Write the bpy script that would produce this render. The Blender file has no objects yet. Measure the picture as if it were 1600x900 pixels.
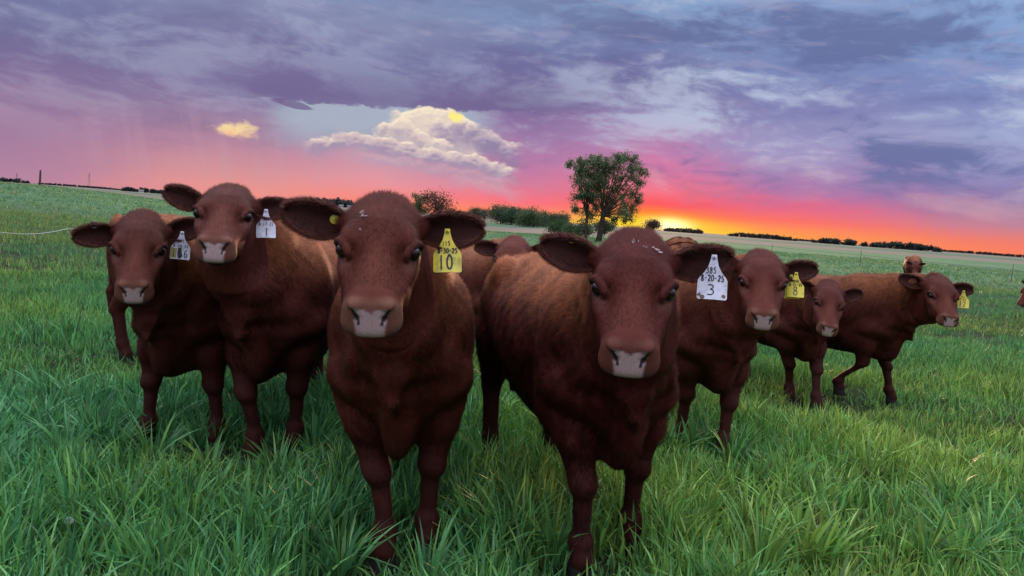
import bpy, math, random
import numpy as np
import mathutils
from mathutils import Vector

# ============================================================ CAMERA, SKY, SUN, EXPOSURE
SC = bpy.context.scene
COL = SC.collection
R = math.radians

CAM_H = 1.25
PITCH, ROLL = R(5.34), R(4.26)
_f = Vector((0, math.cos(PITCH), -math.sin(PITCH)))
_r0, _u0 = Vector((1, 0, 0)), Vector((0, math.sin(PITCH), math.cos(PITCH)))
_r = math.cos(ROLL) * _r0 + math.sin(ROLL) * _u0
_u = -math.sin(ROLL) * _r0 + math.cos(ROLL) * _u0
cam = bpy.data.objects.new('camera', bpy.data.cameras.new('camera'))
COL.objects.link(cam)
cam.matrix_world = mathutils.Matrix(((_r.x, _u.x, -_f.x, 0), (_r.y, _u.y, -_f.y, 0), (_r.z, _u.z, -_f.z, CAM_H), (0, 0, 0, 1)))
cam.data.lens = 26.0; cam.data.sensor_width = 36.0
cam.data.clip_start = 0.05; cam.data.clip_end = 20000
SC.camera = cam

SC.view_settings.view_transform = 'Standard'; SC.view_settings.look = 'None'
SC.view_settings.exposure = 0.0; SC.view_settings.gamma = 1.0
SC.view_settings.use_curve_mapping = False
SC.cycles.use_denoising = True
SC.cycles.max_bounces = 6; SC.cycles.diffuse_bounces = 3; SC.cycles.glossy_bounces = 2
SC.cycles.transmission_bounces = 3; SC.cycles.transparent_max_bounces = 6
SC.cycles.caustics_reflective = False; SC.cycles.caustics_refractive = False

def lin(c):                                                      # 0-255 sRGB -> linear
    return tuple((v / 255 / 12.92 if v / 255 <= .04045 else ((v / 255 + .055) / 1.055) ** 2.4) for v in c)

class NT:                                                        # small expression builder for node trees
    def __init__(self, tree): self.t = tree; self.n = tree.nodes; self.l = tree.links
    def node(self, kind, **kw):
        n = self.n.new(kind)
        for k, v in kw.items(): setattr(n, k, v)
        return n
    def put(self, sock, v):
        if isinstance(v, E): v = v.s
        if isinstance(v, bpy.types.NodeSocket): self.l.new(v, sock)
        else: sock.default_value = v
    def math(self, op, a, b=None, c=None, clamp=False):
        n = self.node('ShaderNodeMath', operation=op, use_clamp=clamp)
        for i, v in enumerate((a, b, c)):
            if v is not None: self.put(n.inputs[i], v)
        return E(self, n.outputs[0])
    def smooth(self, x, a, b, lo=0.0, hi=1.0):
        n = self.node('ShaderNodeMapRange', interpolation_type='SMOOTHSTEP')
        for i, v in enumerate((x, a, b, lo, hi)): self.put(n.inputs[i], v)
        return E(self, n.outputs[0])
    def ramp(self, x, stops, interp='EASE'):
        n = self.node('ShaderNodeValToRGB'); cr = n.color_ramp; cr.interpolation = interp
        stops = sorted(stops, key=lambda s: s[0])
        while len(cr.elements) < len(stops): cr.elements.new(.5)
        for e, (p, c) in zip(cr.elements, stops): e.position = p; e.color = (*c[:3], 1)
        self.put(n.inputs[0], x); return n.outputs[0]
    def mix(self, f, a, b, mode='MIX'):
        n = self.node('ShaderNodeMix', data_type='RGBA', blend_type=mode)
        self.put(n.inputs[0], f)
        for i, v in ((6, a), (7, b)):
            if isinstance(v, tuple): v = (*v[:3], 1)
            self.put(n.inputs[i], v)
        return n.outputs[2]
    def vec(self, x, y, z=0.0):
        n = self.node('ShaderNodeCombineXYZ')
        for i, v in enumerate((x, y, z)): self.put(n.inputs[i], v)
        return n.outputs[0]
    def noise(self, v, scale, detail=4, rough=.55, dist=0.0, out=0):
        n = self.node('ShaderNodeTexNoise')
        if v is not None: self.put(n.inputs['Vector'], v)
        for k, x in (('Scale', scale), ('Detail', detail), ('Roughness', rough), ('Distortion', dist)): n.inputs[k].default_value = x
        return E(self, n.outputs[0]) if out == 0 else n.outputs[1]
    def blob(self, az, el, a0, e0, sa, se, rot=0.0):
        c, s = math.cos(R(rot)), math.sin(R(rot))
        x = ((az - a0) * c + (el - e0) * s) * (1 / sa); y = ((el - e0) * c - (az - a0) * s) * (1 / se)
        return self.math('EXPONENT', (x * x + y * y) * -1.0)

class E:
    def __init__(self, nt, s): self.nt = nt; self.s = s
    def __add__(self, o): return self.nt.math('ADD', self, o)
    __radd__ = __add__
    def __sub__(self, o): return self.nt.math('SUBTRACT', self, o)
    def __rsub__(self, o): return self.nt.math('SUBTRACT', o, self)
    def __mul__(self, o): return self.nt.math('MULTIPLY', self, o)
    __rmul__ = __mul__
    def __truediv__(self, o): return self.nt.math('DIVIDE', self, o)
    def clamp(self): return self.nt.math('ADD', self, 0.0, clamp=True)

SUN_AZ, SUN_EL = 11.6, 3.0           # degrees: to the right of straight ahead (+Y), above the horizon
world = bpy.data.worlds.new('World'); SC.world = world; world.use_nodes = True
world.cycles.sampling_method = 'MANUAL'; world.cycles.sample_map_resolution = 512
wt = world.node_tree; wt.nodes.clear(); N = NT(wt)
tc = N.node('ShaderNodeTexCoord'); sp = N.node('ShaderNodeSeparateXYZ'); wt.links.new(tc.outputs['Generated'], sp.inputs[0])
dx, dy, dz = (E(N, o) for o in sp.outputs)
az = N.math('ARCTAN2', dx, dy) * 57.2958
el = N.math('ARCSINE', dz) * 57.2958
# cloud-deck coordinates: the deck recedes towards the horizon
den = N.math('MAXIMUM', dz, 0.0) + .16
skyv = N.vec(az * .10, el * .22)
wob = N.noise(skyv, 1.1, 3, .6) - .5
wob2 = N.noise(N.vec(az * .10 + 7.3, el * .25), 2.6, 5, .6) - .5
elw = el + (wob * 2.6 + wob2 * 1.5) * N.smooth(el, .5, 4.0)
azw = az + wob2 * 5.0 + wob * 4
EMAX = 20.0
cols = {
 -35: [(0, (184, 134, 158)), (1, (176, 130, 160)), (3, (162, 124, 158)), (5, (144, 116, 154)), (7, (126, 109, 152)), (9, (113, 108, 152)), (11, (113, 118, 162)), (16, (120, 135, 178)), (20, (130, 150, 190))],
 -21: [(0, (240, 150, 140)), (1, (230, 150, 146)), (2.2, (212, 146, 152)), (3.4, (190, 136, 158)), (5, (164, 132, 163)), (6.5, (144, 124, 160)), (8, (122, 108, 154)), (11, (116, 110, 156)), (13, (130, 134, 172)), (20, (134, 152, 190))],
 -10: [(0, (255, 128, 108)), (.8, (250, 140, 130)), (2, (232, 150, 158)), (4, (200, 152, 172)), (6, (168, 168, 190)), (8, (128, 110, 160)), (10, (104, 100, 152)), (13, (132, 138, 176)), (16, (124, 142, 184)), (20, (140, 160, 200))],
   0: [(0, (255, 160, 80)), (.5, (255, 136, 98)), (1.3, (250, 116, 128)), (2.6, (216, 126, 156)), (4.5, (180, 124, 168)), (6.5, (156, 120, 166)), (9, (116, 100, 152)), (12, (108, 108, 158)), (15, (124, 146, 188)), (20, (140, 165, 205))],
  10: [(0, (255, 236, 80)), (.55, (255, 214, 40)), (1.1, (255, 130, 50)), (1.9, (255, 92, 96)), (3.0, (246, 120, 138)), (4.4, (214, 122, 166)), (6.5, (172, 134, 180)), (8.5, (148, 132, 178)), (10.5, (112, 106, 158)), (13, (112, 122, 170)), (16, (130, 158, 200)), (20, (145, 172, 212))],
  20: [(0, (255, 158, 78)), (.7, (255, 142, 90)), (1.3, (252, 116, 104)), (2.2, (232, 108, 136)), (3.4, (180, 120, 168)), (5, (162, 138, 184)), (7, (158, 152, 196)), (9, (128, 128, 180)), (12, (118, 134, 186)), (20, (146, 178, 218))],
  35: [(0, (255, 128, 92)), (.9, (240, 126, 112)), (1.8, (196, 132, 150)), (3.2, (138, 120, 166)), (5, (146, 140, 188)), (7.5, (158, 168, 208)), (10, (122, 134, 188)), (13, (126, 154, 204)), (20, (150, 186, 228))],
}
te = elw * (1 / EMAX)
acc = None; keys = sorted(cols)
for i, k in enumerate(keys):
    c = N.ramp(te, [(e / EMAX, lin(v)) for e, v in cols[k]], 'LINEAR')
    acc = c if acc is None else N.mix(N.smooth(azw, keys[i - 1], k), acc, c)
sky = acc
# broken cloud deck: lighter wisps and darker undersides
warp = N.noise(N.vec(az * .09, el * .20), 1.0, 3, .5) - .5
warp2 = N.noise(N.vec(az * .09 + 11.0, el * .20), 1.0, 3, .5) - .5
cu = az * .052 + warp * .50; cv = el * .135 + az * .003 + warp2 * .38
n2 = N.noise(N.vec(cu, cv), 2.0, 10, .60)
n2u = N.noise(N.vec(cu - .015, cv + .050), 2.0, 10, .60)
nb = N.noise(N.vec(cu * .5 + 5.0, cv * .6), 2.0, 6, .55)
tex = n2 * .55 + nb * .70 - .625
relief = n2 - n2u                                                # tops of the billows catch the light
right = N.smooth(az, -6, 14)
amp = N.smooth(el, 1.2, 6) * (right * .62 + .38)
lite = N.mix(N.smooth(el, 3, 9), lin((208, 176, 196)), lin((192, 204, 228)))
dark = N.mix(N.smooth(az, -10, 22), lin((94, 90, 134)), lin((94, 106, 156)))
sky = N.mix((N.smooth(tex + relief * .35, -.005, .15) * amp * .72).clamp(), sky, lite)
sky = N.mix((N.smooth(tex + relief * .30, -.00, -.13) * amp * .80).clamp(), sky, dark)
# pale wisp upper left
streak = N.smooth(N.noise(N.vec(az * .06 + el * .16, el * .22 - az * .02), 3.2, 7, .62, .4), .50, .68) * N.smooth(el, 8, 11)
sky = N.mix(streak * .34, sky, lin((168, 164, 196)))
# the flat base of the storm deck with clear blue-grey air below it
fl = N.noise(N.vec(az * .25, el * .7), 2.2, 8, .66)
edge = el - (az * .045 + 8.05) - (fl - .5) * 1.3
inaz = N.smooth(az + (fl - .5) * 3, -20.0, -16.5) * N.smooth(az, -1.0, -5.0)
gap = N.smooth(edge, .06, -.12) * N.smooth(elw, 3.4, 6.2) * inaz
sky = N.mix(gap * .92, sky, lin((168, 178, 196)))
shelf = N.smooth(edge, -.10, .10) * N.smooth(edge, 3.2, .3) * N.smooth(az, -26, -16) * N.smooth(az, 9, -2)
sky = N.mix(shelf * .66, sky, lin((108, 99, 143)))
# scud below the base
scud = N.smooth(N.blob(az, el, -17.2, 7.05, 1.6, .30, -6) + (fl - .5) * .9, .42, .56)
sky = N.mix(scud * .8, sky, lin((112, 94, 140)))
# cumulus in the gap, in tiers from the back one to the front one: each has a cauliflower top edge,
# is brightest along it and turns mauve towards its flat base
def vor(v, scale):
    n = N.node('ShaderNodeTexVoronoi', feature='SMOOTH_F1'); N.put(n.inputs['Vector'], v)
    n.inputs['Scale'].default_value = scale; n.inputs['Smoothness'].default_value = .35; return E(N, n.outputs['Distance'])
jx = (N.noise(N.vec(az * .5, el * .8), 1.6, 4, .6) - .5); jy = (N.noise(N.vec(az * .5 + 9, el * .8), 1.6, 4, .6) - .5)
pu, pv = az + jx * 1.3, el * 1.35 + jy * 1.1
b1 = .55 - vor(N.vec(pu, pv), .85); b2 = .55 - vor(N.vec(pu + 3.3, pv), 2.1)
b1u = .55 - vor(N.vec(pu - .10, pv + .26), .85); b2u = .55 - vor(N.vec(pu + 3.25, pv + .12), 2.1)
cf = N.noise(N.vec(az * .5, el * .9), 2.2, 8, .62)
bump = b1 * .95 + b2 * .42 + (cf - .5) * .55
rel = (b1 - b1u) * .9 + (b2 - b2u) * .55                         # slope of the billows towards the light
def pw(pts, lo, hi):                                             # piecewise-linear curve over azimuth, in degrees
    a0, a1 = pts[0][0], pts[-1][0]
    return E(N, N.ramp((az - a0) * (1 / (a1 - a0)), [((p - a0) / (a1 - a0), ((v - lo) / (hi - lo),) * 3) for p, v in pts], 'EASE')) * (hi - lo) + lo
def tier(sky, top, thick, a0, a1, fade, lightc, midc, darkc, alpha, rough=1.0, rim=.24):
    d = pw(top, 0, 10) + (bump - .12) * rough - el
    win = N.smooth(az + (cf - .5) * 2, a0, a0 + fade) * N.smooth(az + (cf - .5) * 2, a1, a1 - fade)
    m = N.smooth(d, 0, rim) * N.smooth(d, thick * 1.55, thick * .75) * win
    t = d * (1 / thick) - rel * 1.1 + (cf - .5) * .35
    c = N.mix(N.smooth(t, -.05, .38), lightc, midc); c = N.mix(N.smooth(t, .32, .95), c, darkc)
    return N.mix((m * alpha).clamp(), sky, c)
cream, warm, mauve, deep = lin((250, 232, 205)), lin((214, 192, 192)), lin((164, 146, 172)), lin((146, 130, 164))
sky = tier(sky, [(-12, 6.0), (-9.5, 7.6), (-7.5, 8.0), (-5.5, 7.9), (-3, 7.0)], 2.6, -10.6, -2.8, 1.4, lin((252, 236, 206)), lin((232, 212, 196)), warm, .95, .45)
sky = tier(sky, [(-8, 6.2), (-6.2, 7.0), (-4.5, 7.25), (-2.8, 6.9), (-.5, 6.0)], 1.7, -7.8, .6, 1.8, lin((226, 206, 200)), lin((186, 168, 184)), deep, .90, .65, .3)
sky = tier(sky, [(-12, 5.8), (-10.4, 6.6), (-9, 6.9), (-7, 6.0), (-5, 5.4)], 1.3, -11.6, -5, 1.0, cream, lin((226, 206, 196)), lin((186, 170, 182)), .92, .75)
sky = tier(sky, [(-17, 4.7), (-15, 5.05), (-13.4, 5.6), (-12, 5.75), (-10, 5.35), (-7, 5.0), (-4, 4.75), (-1.5, 4.3), (1, 4.0)], 1.05, -16.5, .2, 1.5, cream, warm, mauve, .96, .55)
sky = tier(sky, [(-13, 4.2), (-10, 4.2), (-7, 3.9), (-4, 3.7), (-1, 3.3), (1, 3.0)], .8, -13, .5, 2.5, lin((232, 200, 196)), lin((200, 172, 186)), lin((184, 156, 178)), .62, .45, .5)
sky = tier(sky, [(-6, 3.0), (-4, 3.2), (-2, 2.9), (0, 2.4)], .9, -6.5, 1, 2.2, lin((236, 196, 186)), lin((206, 170, 182)), lin((200, 160, 178)), .5, .5, .5)
# two sunlit patches seen through the cloud
g1 = N.smooth(N.blob(az, el, -20.9, 4.8, 2.3, .80) + bump * .42 + (cf - .5) * .55, .50, 1.02)
sky = N.mix(g1 * .93, sky, N.mix(N.smooth(el + b2 * .6, 4.3, 5.1), lin((246, 196, 150)), lin((254, 224, 160))))
g2 = N.smooth(N.blob(az, el, -5.2, 7.35, .95, .52) + bump * .55 + (cf - .5) * .5, .52, .95)
sky = N.mix(g2 * .95, sky, lin((255, 238, 120)))
def haze_cloud(parts, soft, k):
    b = None
    for p in parts:
        x = N.blob(az, el, *p); b = x if b is None else N.math('MAXIMUM', b, x)
    d = b + (n2 - .5) * k
    return N.smooth(d, .35, .35 + soft), d
# thin lit cloud right of the tree and low on the right
m4, d4 = haze_cloud([(10.2, 4.1, 1.6, .9, -30), (31, 3.0, 5.5, .8, -6)], .6, 2.0)
sky = N.mix(m4 * .34, sky, lin((232, 176, 178)))
hs = N.node('ShaderNodeHueSaturation'); N.put(hs.inputs['Saturation'], 1.0 - N.smooth(el, 4, 10) * .05); N.put(hs.inputs['Color'], sky); sky = hs.outputs[0]
# rain curtains hanging from the storm base on the left
rain = N.smooth(N.noise(N.vec(az * .55 + el * .10, el * .03), 1.4, 5, .6), .42, .66) * N.smooth(az, -34, -26) * N.smooth(az, -9, -15) * N.smooth(el, .3, 2.0) * N.smooth(el, 7.0, 4.5)
sky = N.mix(rain * .22, sky, lin((196, 160, 172)))
# the glow where the sun is going down
core = N.blob(az, el, 11.6, .30, 1.35, .52)
glow = N.math('MAXIMUM', N.blob(az, el, 10.9, .25, 4.0, .74), N.blob(az, el, 14.0, .12, 5.0, .38) * .45)
sky = N.mix((glow * .85).clamp(), sky, lin((255, 208, 36)))
sky = N.mix(core.clamp(), sky, (2.0, 1.6, .75))
# unseen sky above and behind the viewer, brightened as fill for the herd
high = N.smooth(el, 17, 42)
back = N.smooth(dy, .35, -.35) * N.smooth(el, -2, 12)
sky = N.mix(high, sky, lin((214, 220, 236)))
sky = N.mix(back * .8, sky, lin((168, 160, 186)))
bg = N.node('ShaderNodeBackground'); N.put(bg.inputs[0], sky)
N.put(bg.inputs[1], high * 2.5 + back * .35 + 1.0)
wo = N.node('ShaderNodeOutputWorld'); wt.links.new(bg.outputs[0], wo.inputs[0])

sl = bpy.data.lights.new('sun', 'SUN'); sun = bpy.data.objects.new('sun', sl); COL.objects.link(sun)
sl.energy = 2.4; sl.color = (1.0, .50, .30); sl.angle = R(2.5)
sun.rotation_euler = (-R(90 - SUN_EL), 0, -R(SUN_AZ))            # light travels from beyond the herd towards the viewer
_sd = Vector((math.sin(R(SUN_AZ)) * math.cos(R(SUN_EL)), math.cos(R(SUN_AZ)) * math.cos(R(SUN_EL)), math.sin(R(SUN_EL))))
sun.rotation_euler = (-_sd).to_track_quat('-Z', 'Y').to_euler()

# ============================================================ HELPERS
rng = np.random.default_rng(7)
def sm(x, a, b):
    t = np.clip((x - a) / (b - a), 0, 1)
    return t * t * (3 - 2 * t)

def tag(o, label=None, cat=None, group=None, kind=None):
    if label: o['label'] = label
    if cat: o['category'] = cat
    if group: o['group'] = group
    if kind: o['kind'] = kind
    return o
def link(o, parent=None):
    COL.objects.link(o)
    if parent is not None: o.parent = parent
    return o
def empty(name, loc, rz=0.0):
    o = bpy.data.objects.new(name, None); o.location = loc; o.rotation_euler = (0, 0, rz)
    o.empty_display_size = .2
    return link(o)

def fastmesh(name, V, faces, mats, colors=None, smooth=True, matidx=None, normals=None):
    """faces: list of int arrays (n,3) and/or (n,4)"""
    me = bpy.data.meshes.new(name)
    V = np.asarray(V, np.float32)
    faces = [np.asarray(f, np.int32) for f in faces if len(f)]
    me.vertices.add(len(V)); me.vertices.foreach_set('co', V.ravel())
    li = np.concatenate([f.ravel() for f in faces])
    tot = np.concatenate([np.full(len(f), f.shape[1], np.int32) for f in faces])
    me.loops.add(len(li)); me.loops.foreach_set('vertex_index', li)
    me.polygons.add(len(tot)); me.polygons.foreach_set('loop_start', np.concatenate([[0], np.cumsum(tot)[:-1]]).astype(np.int32))
    me.polygons.foreach_set('loop_total', tot)
    if matidx is not None: me.polygons.foreach_set('material_index', np.asarray(matidx, np.int32))
    me.update(calc_edges=True)
    me.polygons.foreach_set('use_smooth', np.full(len(tot), smooth))
    if colors is not None:
        a = me.color_attributes.new('tint', 'FLOAT_COLOR', 'POINT')
        c = np.ones((len(V), 4), np.float32); c[:, :3] = colors
        a.data.foreach_set('color', c.ravel())
    if normals is not None:
        a = me.attributes.new('custom_normal', 'FLOAT_VECTOR', 'POINT')
        a.data.foreach_set('vector', np.asarray(normals, np.float32).ravel())
    for m in (mats if isinstance(mats, (list, tuple)) else [mats]): me.materials.append(m)
    return bpy.data.objects.new(name, me)

def material(name, base=None, rough=.7, spec=.3, tint=False, transl=0.0, bump=None, mult=None, sheen=0.0, coatw=0.0):
    m = bpy.data.materials.new(name); m.use_nodes = True
    nt = NT(m.node_tree); m.node_tree.nodes.clear()
    p = nt.node('ShaderNodeBsdfPrincipled'); out = nt.node('ShaderNodeOutputMaterial')
    if tint:
        a = nt.node('ShaderNodeAttribute', attribute_name='tint'); c = a.outputs['Color']
    else: c = (*base[:3], 1)
    if mult is not None:                                         # (scale, low, high): soft blotches in the surface colour
        tcd = nt.node('ShaderNodeTexCoord')
        n = nt.noise(tcd.outputs['Object'], mult[0], 5, .6)
        f = nt.smooth(n, .3, .7, mult[1], mult[2])
        rgb = nt.node('ShaderNodeCombineColor')
        for i in range(3): nt.put(rgb.inputs[i], f)
        c = nt.mix(1.0, c, rgb.outputs[0], 'MULTIPLY')
    nt.put(p.inputs['Base Color'], c)
    p.inputs['Roughness'].default_value = rough; p.inputs['Specular IOR Level'].default_value = spec
    p.inputs['Sheen Weight'].default_value = sheen; p.inputs['Coat Weight'].default_value = coatw
    if bump:
        tcd = nt.node('ShaderNodeTexCoord'); b = nt.node('ShaderNodeBump')
        n = nt.noise(tcd.outputs['Object'], bump[0], 4, .6); nt.put(b.inputs['Height'], n)
        b.inputs['Strength'].default_value = bump[1]; b.inputs['Distance'].default_value = bump[2]
        m.node_tree.links.new(b.outputs[0], p.inputs['Normal'])
    s = p.outputs[0]
    if transl:
        t = nt.node('ShaderNodeBsdfTranslucent'); nt.put(t.inputs[0], c)
        mx = nt.node('ShaderNodeMixShader'); mx.inputs[0].default_value = transl
        m.node_tree.links.new(s, mx.inputs[1]); m.node_tree.links.new(t.outputs[0], mx.inputs[2]); s = mx.outputs[0]
    m.node_tree.links.new(s, out.inputs[0])
    return m

_vn = {}
def vnoise(x, y, scale, seed=0):                                 # smooth value noise, 0..1
    if seed not in _vn: _vn[seed] = np.random.default_rng(seed + 100).random((256, 256))
    T = _vn[seed]; u = np.asarray(x) / scale + 1000.5; v = np.asarray(y) / scale + 1000.5
    i = np.floor(u).astype(int); j = np.floor(v).astype(int); a = u - i; b = v - j
    a = a * a * (3 - 2 * a); b = b * b * (3 - 2 * b)
    g = lambda p, q: T[p % 256, q % 256]
    return (g(i, j) * (1 - a) + g(i + 1, j) * a) * (1 - b) + (g(i, j + 1) * (1 - a) + g(i + 1, j + 1) * a) * b

def ray(px, py):                                                 # direction in the place for a point of the 1600x900 photograph
    d = _f + _r * ((px - 800) / 1155.6) - _u * ((py - 450) / 1155.6)
    return d
def at(px, dist):                                                # ground-plan position at a distance, on the bearing of a column near the horizon
    py = 283 + .0745 * px; d = ray(px, py); k = dist / math.hypot(d.x, d.y)
    return d.x * k, d.y * k

# ============================================================ TERRAIN
def height(x, y):
    x = np.asarray(x, float); y = np.asarray(y, float)
    d = np.hypot(x, y) + 1e-6; a = np.degrees(np.arctan2(x, y))
    a0 = np.where(y > 0, a, 60.0)
    h = 1.05 * sm(-a0, 17, 33) * sm(d, 14, 72) * (1 - .75 * sm(d, 110, 300)) * sm(a0, -110, -60)
    h = h - 1.45 * sm(d, 58, 118) * np.exp(-((a0 + 3.5) / 8.0) ** 2) * (1 - sm(d, 330, 600))
    h = h + (vnoise(x, y, 2.3, 1) - .5) * .05 * sm(d, 1.5, 6) * (1 - sm(d, 60, 200)) + (vnoise(x, y, 9, 2) - .5) * .10 * sm(d, 5, 20) * (1 - sm(d, 60, 160))
    return h

def build_ground():
    nr, na = 230, 360
    r = np.concatenate([[0.0], .4 * (9000 / .4) ** (np.arange(nr) / (nr - 1))])
    an = np.arange(na) * 2 * math.pi / na
    V = [np.zeros((1, 3))]
    rr, aa = np.meshgrid(r[1:], an, indexing='ij')
    x, y = rr * np.sin(aa), rr * np.cos(aa)
    P = np.stack([x, y, height(x, y)], -1).reshape(-1, 3); V.append(P)
    F = []
    i, j = np.meshgrid(np.arange(nr - 1), np.arange(na), indexing='ij')
    a = 1 + i * na + j; b = 1 + i * na + (j + 1) % na
    q = np.stack([a, a + na, b + na, b], -1).reshape(-1, 4)[:, ::-1]
    t = np.stack([np.zeros(na, int), 1 + np.arange(na), 1 + (np.arange(na) + 1) % na], -1)[:, ::-1]
    m = bpy.data.materials.new('field_soil_and_turf'); m.use_nodes = True
    nt = NT(m.node_tree); m.node_tree.nodes.clear()
    g = nt.node('ShaderNodeNewGeometry'); s = nt.node('ShaderNodeSeparateXYZ'); m.node_tree.links.new(g.outputs['Position'], s.inputs[0])
    X, Y = E(nt, s.outputs[0]), E(nt, s.outputs[1])
    big = nt.noise(g.outputs['Position'], .035, 5, .6); midn = nt.noise(g.outputs['Position'], .35, 6, .65); fine = nt.noise(g.outputs['Position'], 9, 4, .7)
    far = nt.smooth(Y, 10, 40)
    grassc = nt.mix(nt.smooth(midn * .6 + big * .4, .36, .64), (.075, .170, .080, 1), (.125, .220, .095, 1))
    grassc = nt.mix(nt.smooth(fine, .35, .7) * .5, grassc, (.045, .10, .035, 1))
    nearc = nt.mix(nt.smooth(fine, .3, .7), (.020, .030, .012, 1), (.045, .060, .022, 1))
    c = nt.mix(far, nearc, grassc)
    # mown or grazed streaks in the pasture
    st = nt.noise(nt.vec(X * .02, Y * .22), 1.0, 5, .6)
    c = nt.mix(nt.smooth(st, .55, .72) * far * .35, c, (.085, .115, .045, 1))
    # beyond the pasture: stubble, then strips of crop and fallow
    wv = (big - .5) * 10.0
    eb = Y - nt.smooth(nt.math('ARCTAN2', X, Y) * 57.3, -3, 13, 74, 128) - wv * .15
    stub = nt.mix(nt.smooth(nt.noise(nt.vec(X * .03, Y * .5), 1.0, 5, .6), .35, .65), (.20, .170, .125, 1), (.135, .125, .085, 1))
    c = nt.mix(nt.smooth(eb, -1.5, 1.5), c, stub)
    c = nt.mix(nt.smooth(Y + wv, 205, 215) * nt.smooth(Y + wv, 420, 400), c, (.075, .135, .075, 1))
    c = nt.mix(nt.smooth(Y + wv * 3, 560, 640), c, (.13, .125, .095, 1))
    p = nt.node('ShaderNodeBsdfPrincipled'); nt.put(p.inputs['Base Color'], c); p.inputs['Roughness'].default_value = .95; p.inputs['Specular IOR Level'].default_value = .1
    b = nt.node('ShaderNodeBump'); nt.put(b.inputs['Height'], nt.noise(g.outputs['Position'], 1.3, 8, .75)); b.inputs['Strength'].default_value = .8; b.inputs['Distance'].default_value = .25
    m.node_tree.links.new(b.outputs[0], p.inputs['Normal'])
    o = nt.node('ShaderNodeOutputMaterial'); m.node_tree.links.new(p.outputs[0], o.inputs[0])
    ob = fastmesh('ground', np.concatenate(V), [q, t], m); link(ob); tag(ob, kind='structure')
build_ground()

# ============================================================ GRASS (uncountable: one object for the sward, one for the straw)
def blades(x, y, h, w, lean_dir, lean, face, segs, col, z=None, flop=1.9):
    n = len(x); z0 = height(x, y) - .01 if z is None else z
    V = []; C = []
    L = np.stack([np.cos(lean_dir), np.sin(lean_dir)], -1) * lean[:, None]
    S = np.stack([np.cos(face), np.sin(face)], -1)
    for k in range(segs + 1):
        t = k / segs
        cx = x + L[:, 0] * t ** flop; cy = y + L[:, 1] * t ** flop
        cz = z0 + np.sqrt(np.maximum(h * h - (lean * .8) ** 2, (h * .3) ** 2)) * (t - .22 * (lean / h) * t ** 3)
        ww = w * (.55 + 1.1 * t - 1.65 * t * t + .0) * .5 * 1.35 if segs > 1 else w * .5 * (1 - t)
        if k == segs:
            V.append(np.stack([cx, cy, cz], -1)[:, None, :]); C.append(col[:, None, :] * 1.06)
        else:
            a = np.stack([cx - S[:, 0] * ww, cy - S[:, 1] * ww, cz], -1); b = np.stack([cx + S[:, 0] * ww, cy + S[:, 1] * ww, cz], -1)
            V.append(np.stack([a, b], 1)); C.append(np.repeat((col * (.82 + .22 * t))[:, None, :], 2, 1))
    V = np.concatenate(V, 1); C = np.concatenate(C, 1); m = V.shape[1]
    base = (np.arange(n) * m)[:, None]
    Q = [base + np.array([2 * k, 2 * k + 1, 2 * k + 3, 2 * k + 2])[None] for k in range(segs - 1)]
    T = base + np.array([2 * segs - 2, 2 * segs - 1, 2 * segs])[None]
    return V.reshape(-1, 3), C.reshape(-1, 3), (np.concatenate(Q) if Q else np.zeros((0, 4), int)), T

def grass_colour(x, y, n):
    a = vnoise(x, y, .9, 3)[:, None] * .5 + vnoise(x, y, 3.7, 4)[:, None] * .5
    blue = np.array([.098, .335, .128]); yel = np.array([.290, .455, .080]); mid = np.array([.150, .395, .095])
    r = rng.random((n, 1)); t = np.clip(a * 1.5 - .25 + (r - .5) * .7, 0, 1)
    c = np.where(t < .5, blue + (mid - blue) * t * 2, mid + (yel - mid) * (t * 2 - 1))
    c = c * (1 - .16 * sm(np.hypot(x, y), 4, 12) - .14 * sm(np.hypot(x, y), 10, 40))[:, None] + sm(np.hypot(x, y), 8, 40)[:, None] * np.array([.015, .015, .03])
    return c * (.42 + 1.05 * rng.random((n, 1)) ** 1.2)

def sample_wedge(n, d0, d1, half=46, clump=0):
    # density even over the area, between two distances, inside the view and a margin each side
    if clump:
        m = n // clump
        d = np.sqrt(rng.uniform(d0 ** 2, d1 ** 2, m)); a = R(1) * rng.uniform(-half, half, m)
        cx, cy = d * np.sin(a), d * np.cos(a); s = .022 + .05 * rng.random(m)
        x = np.repeat(cx, clump) + rng.normal(0, 1, m * clump) * np.repeat(s, clump)
        y = np.repeat(cy, clump) + rng.normal(0, 1, m * clump) * np.repeat(s, clump)
        return x, y, np.arctan2(y - np.repeat(cy, clump), x - np.repeat(cx, clump))
    d = np.sqrt(rng.uniform(d0 ** 2, d1 ** 2, n)); a = R(1) * rng.uniform(-half, half, n)
    return d * np.sin(a), d * np.cos(a), rng.uniform(0, 2 * math.pi, n)

def tall(x, y):                                                  # the sward is rank in some places and grazed in others
    g = .45 + .9 * vnoise(x, y, .8, 5) * (.45 + .8 * vnoise(x, y, 2.6, 6))
    left = sm(-x, -1.2, .8) * sm(-y, -3.9, -2.6)
    return g * (1 + .45 * left)

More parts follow.
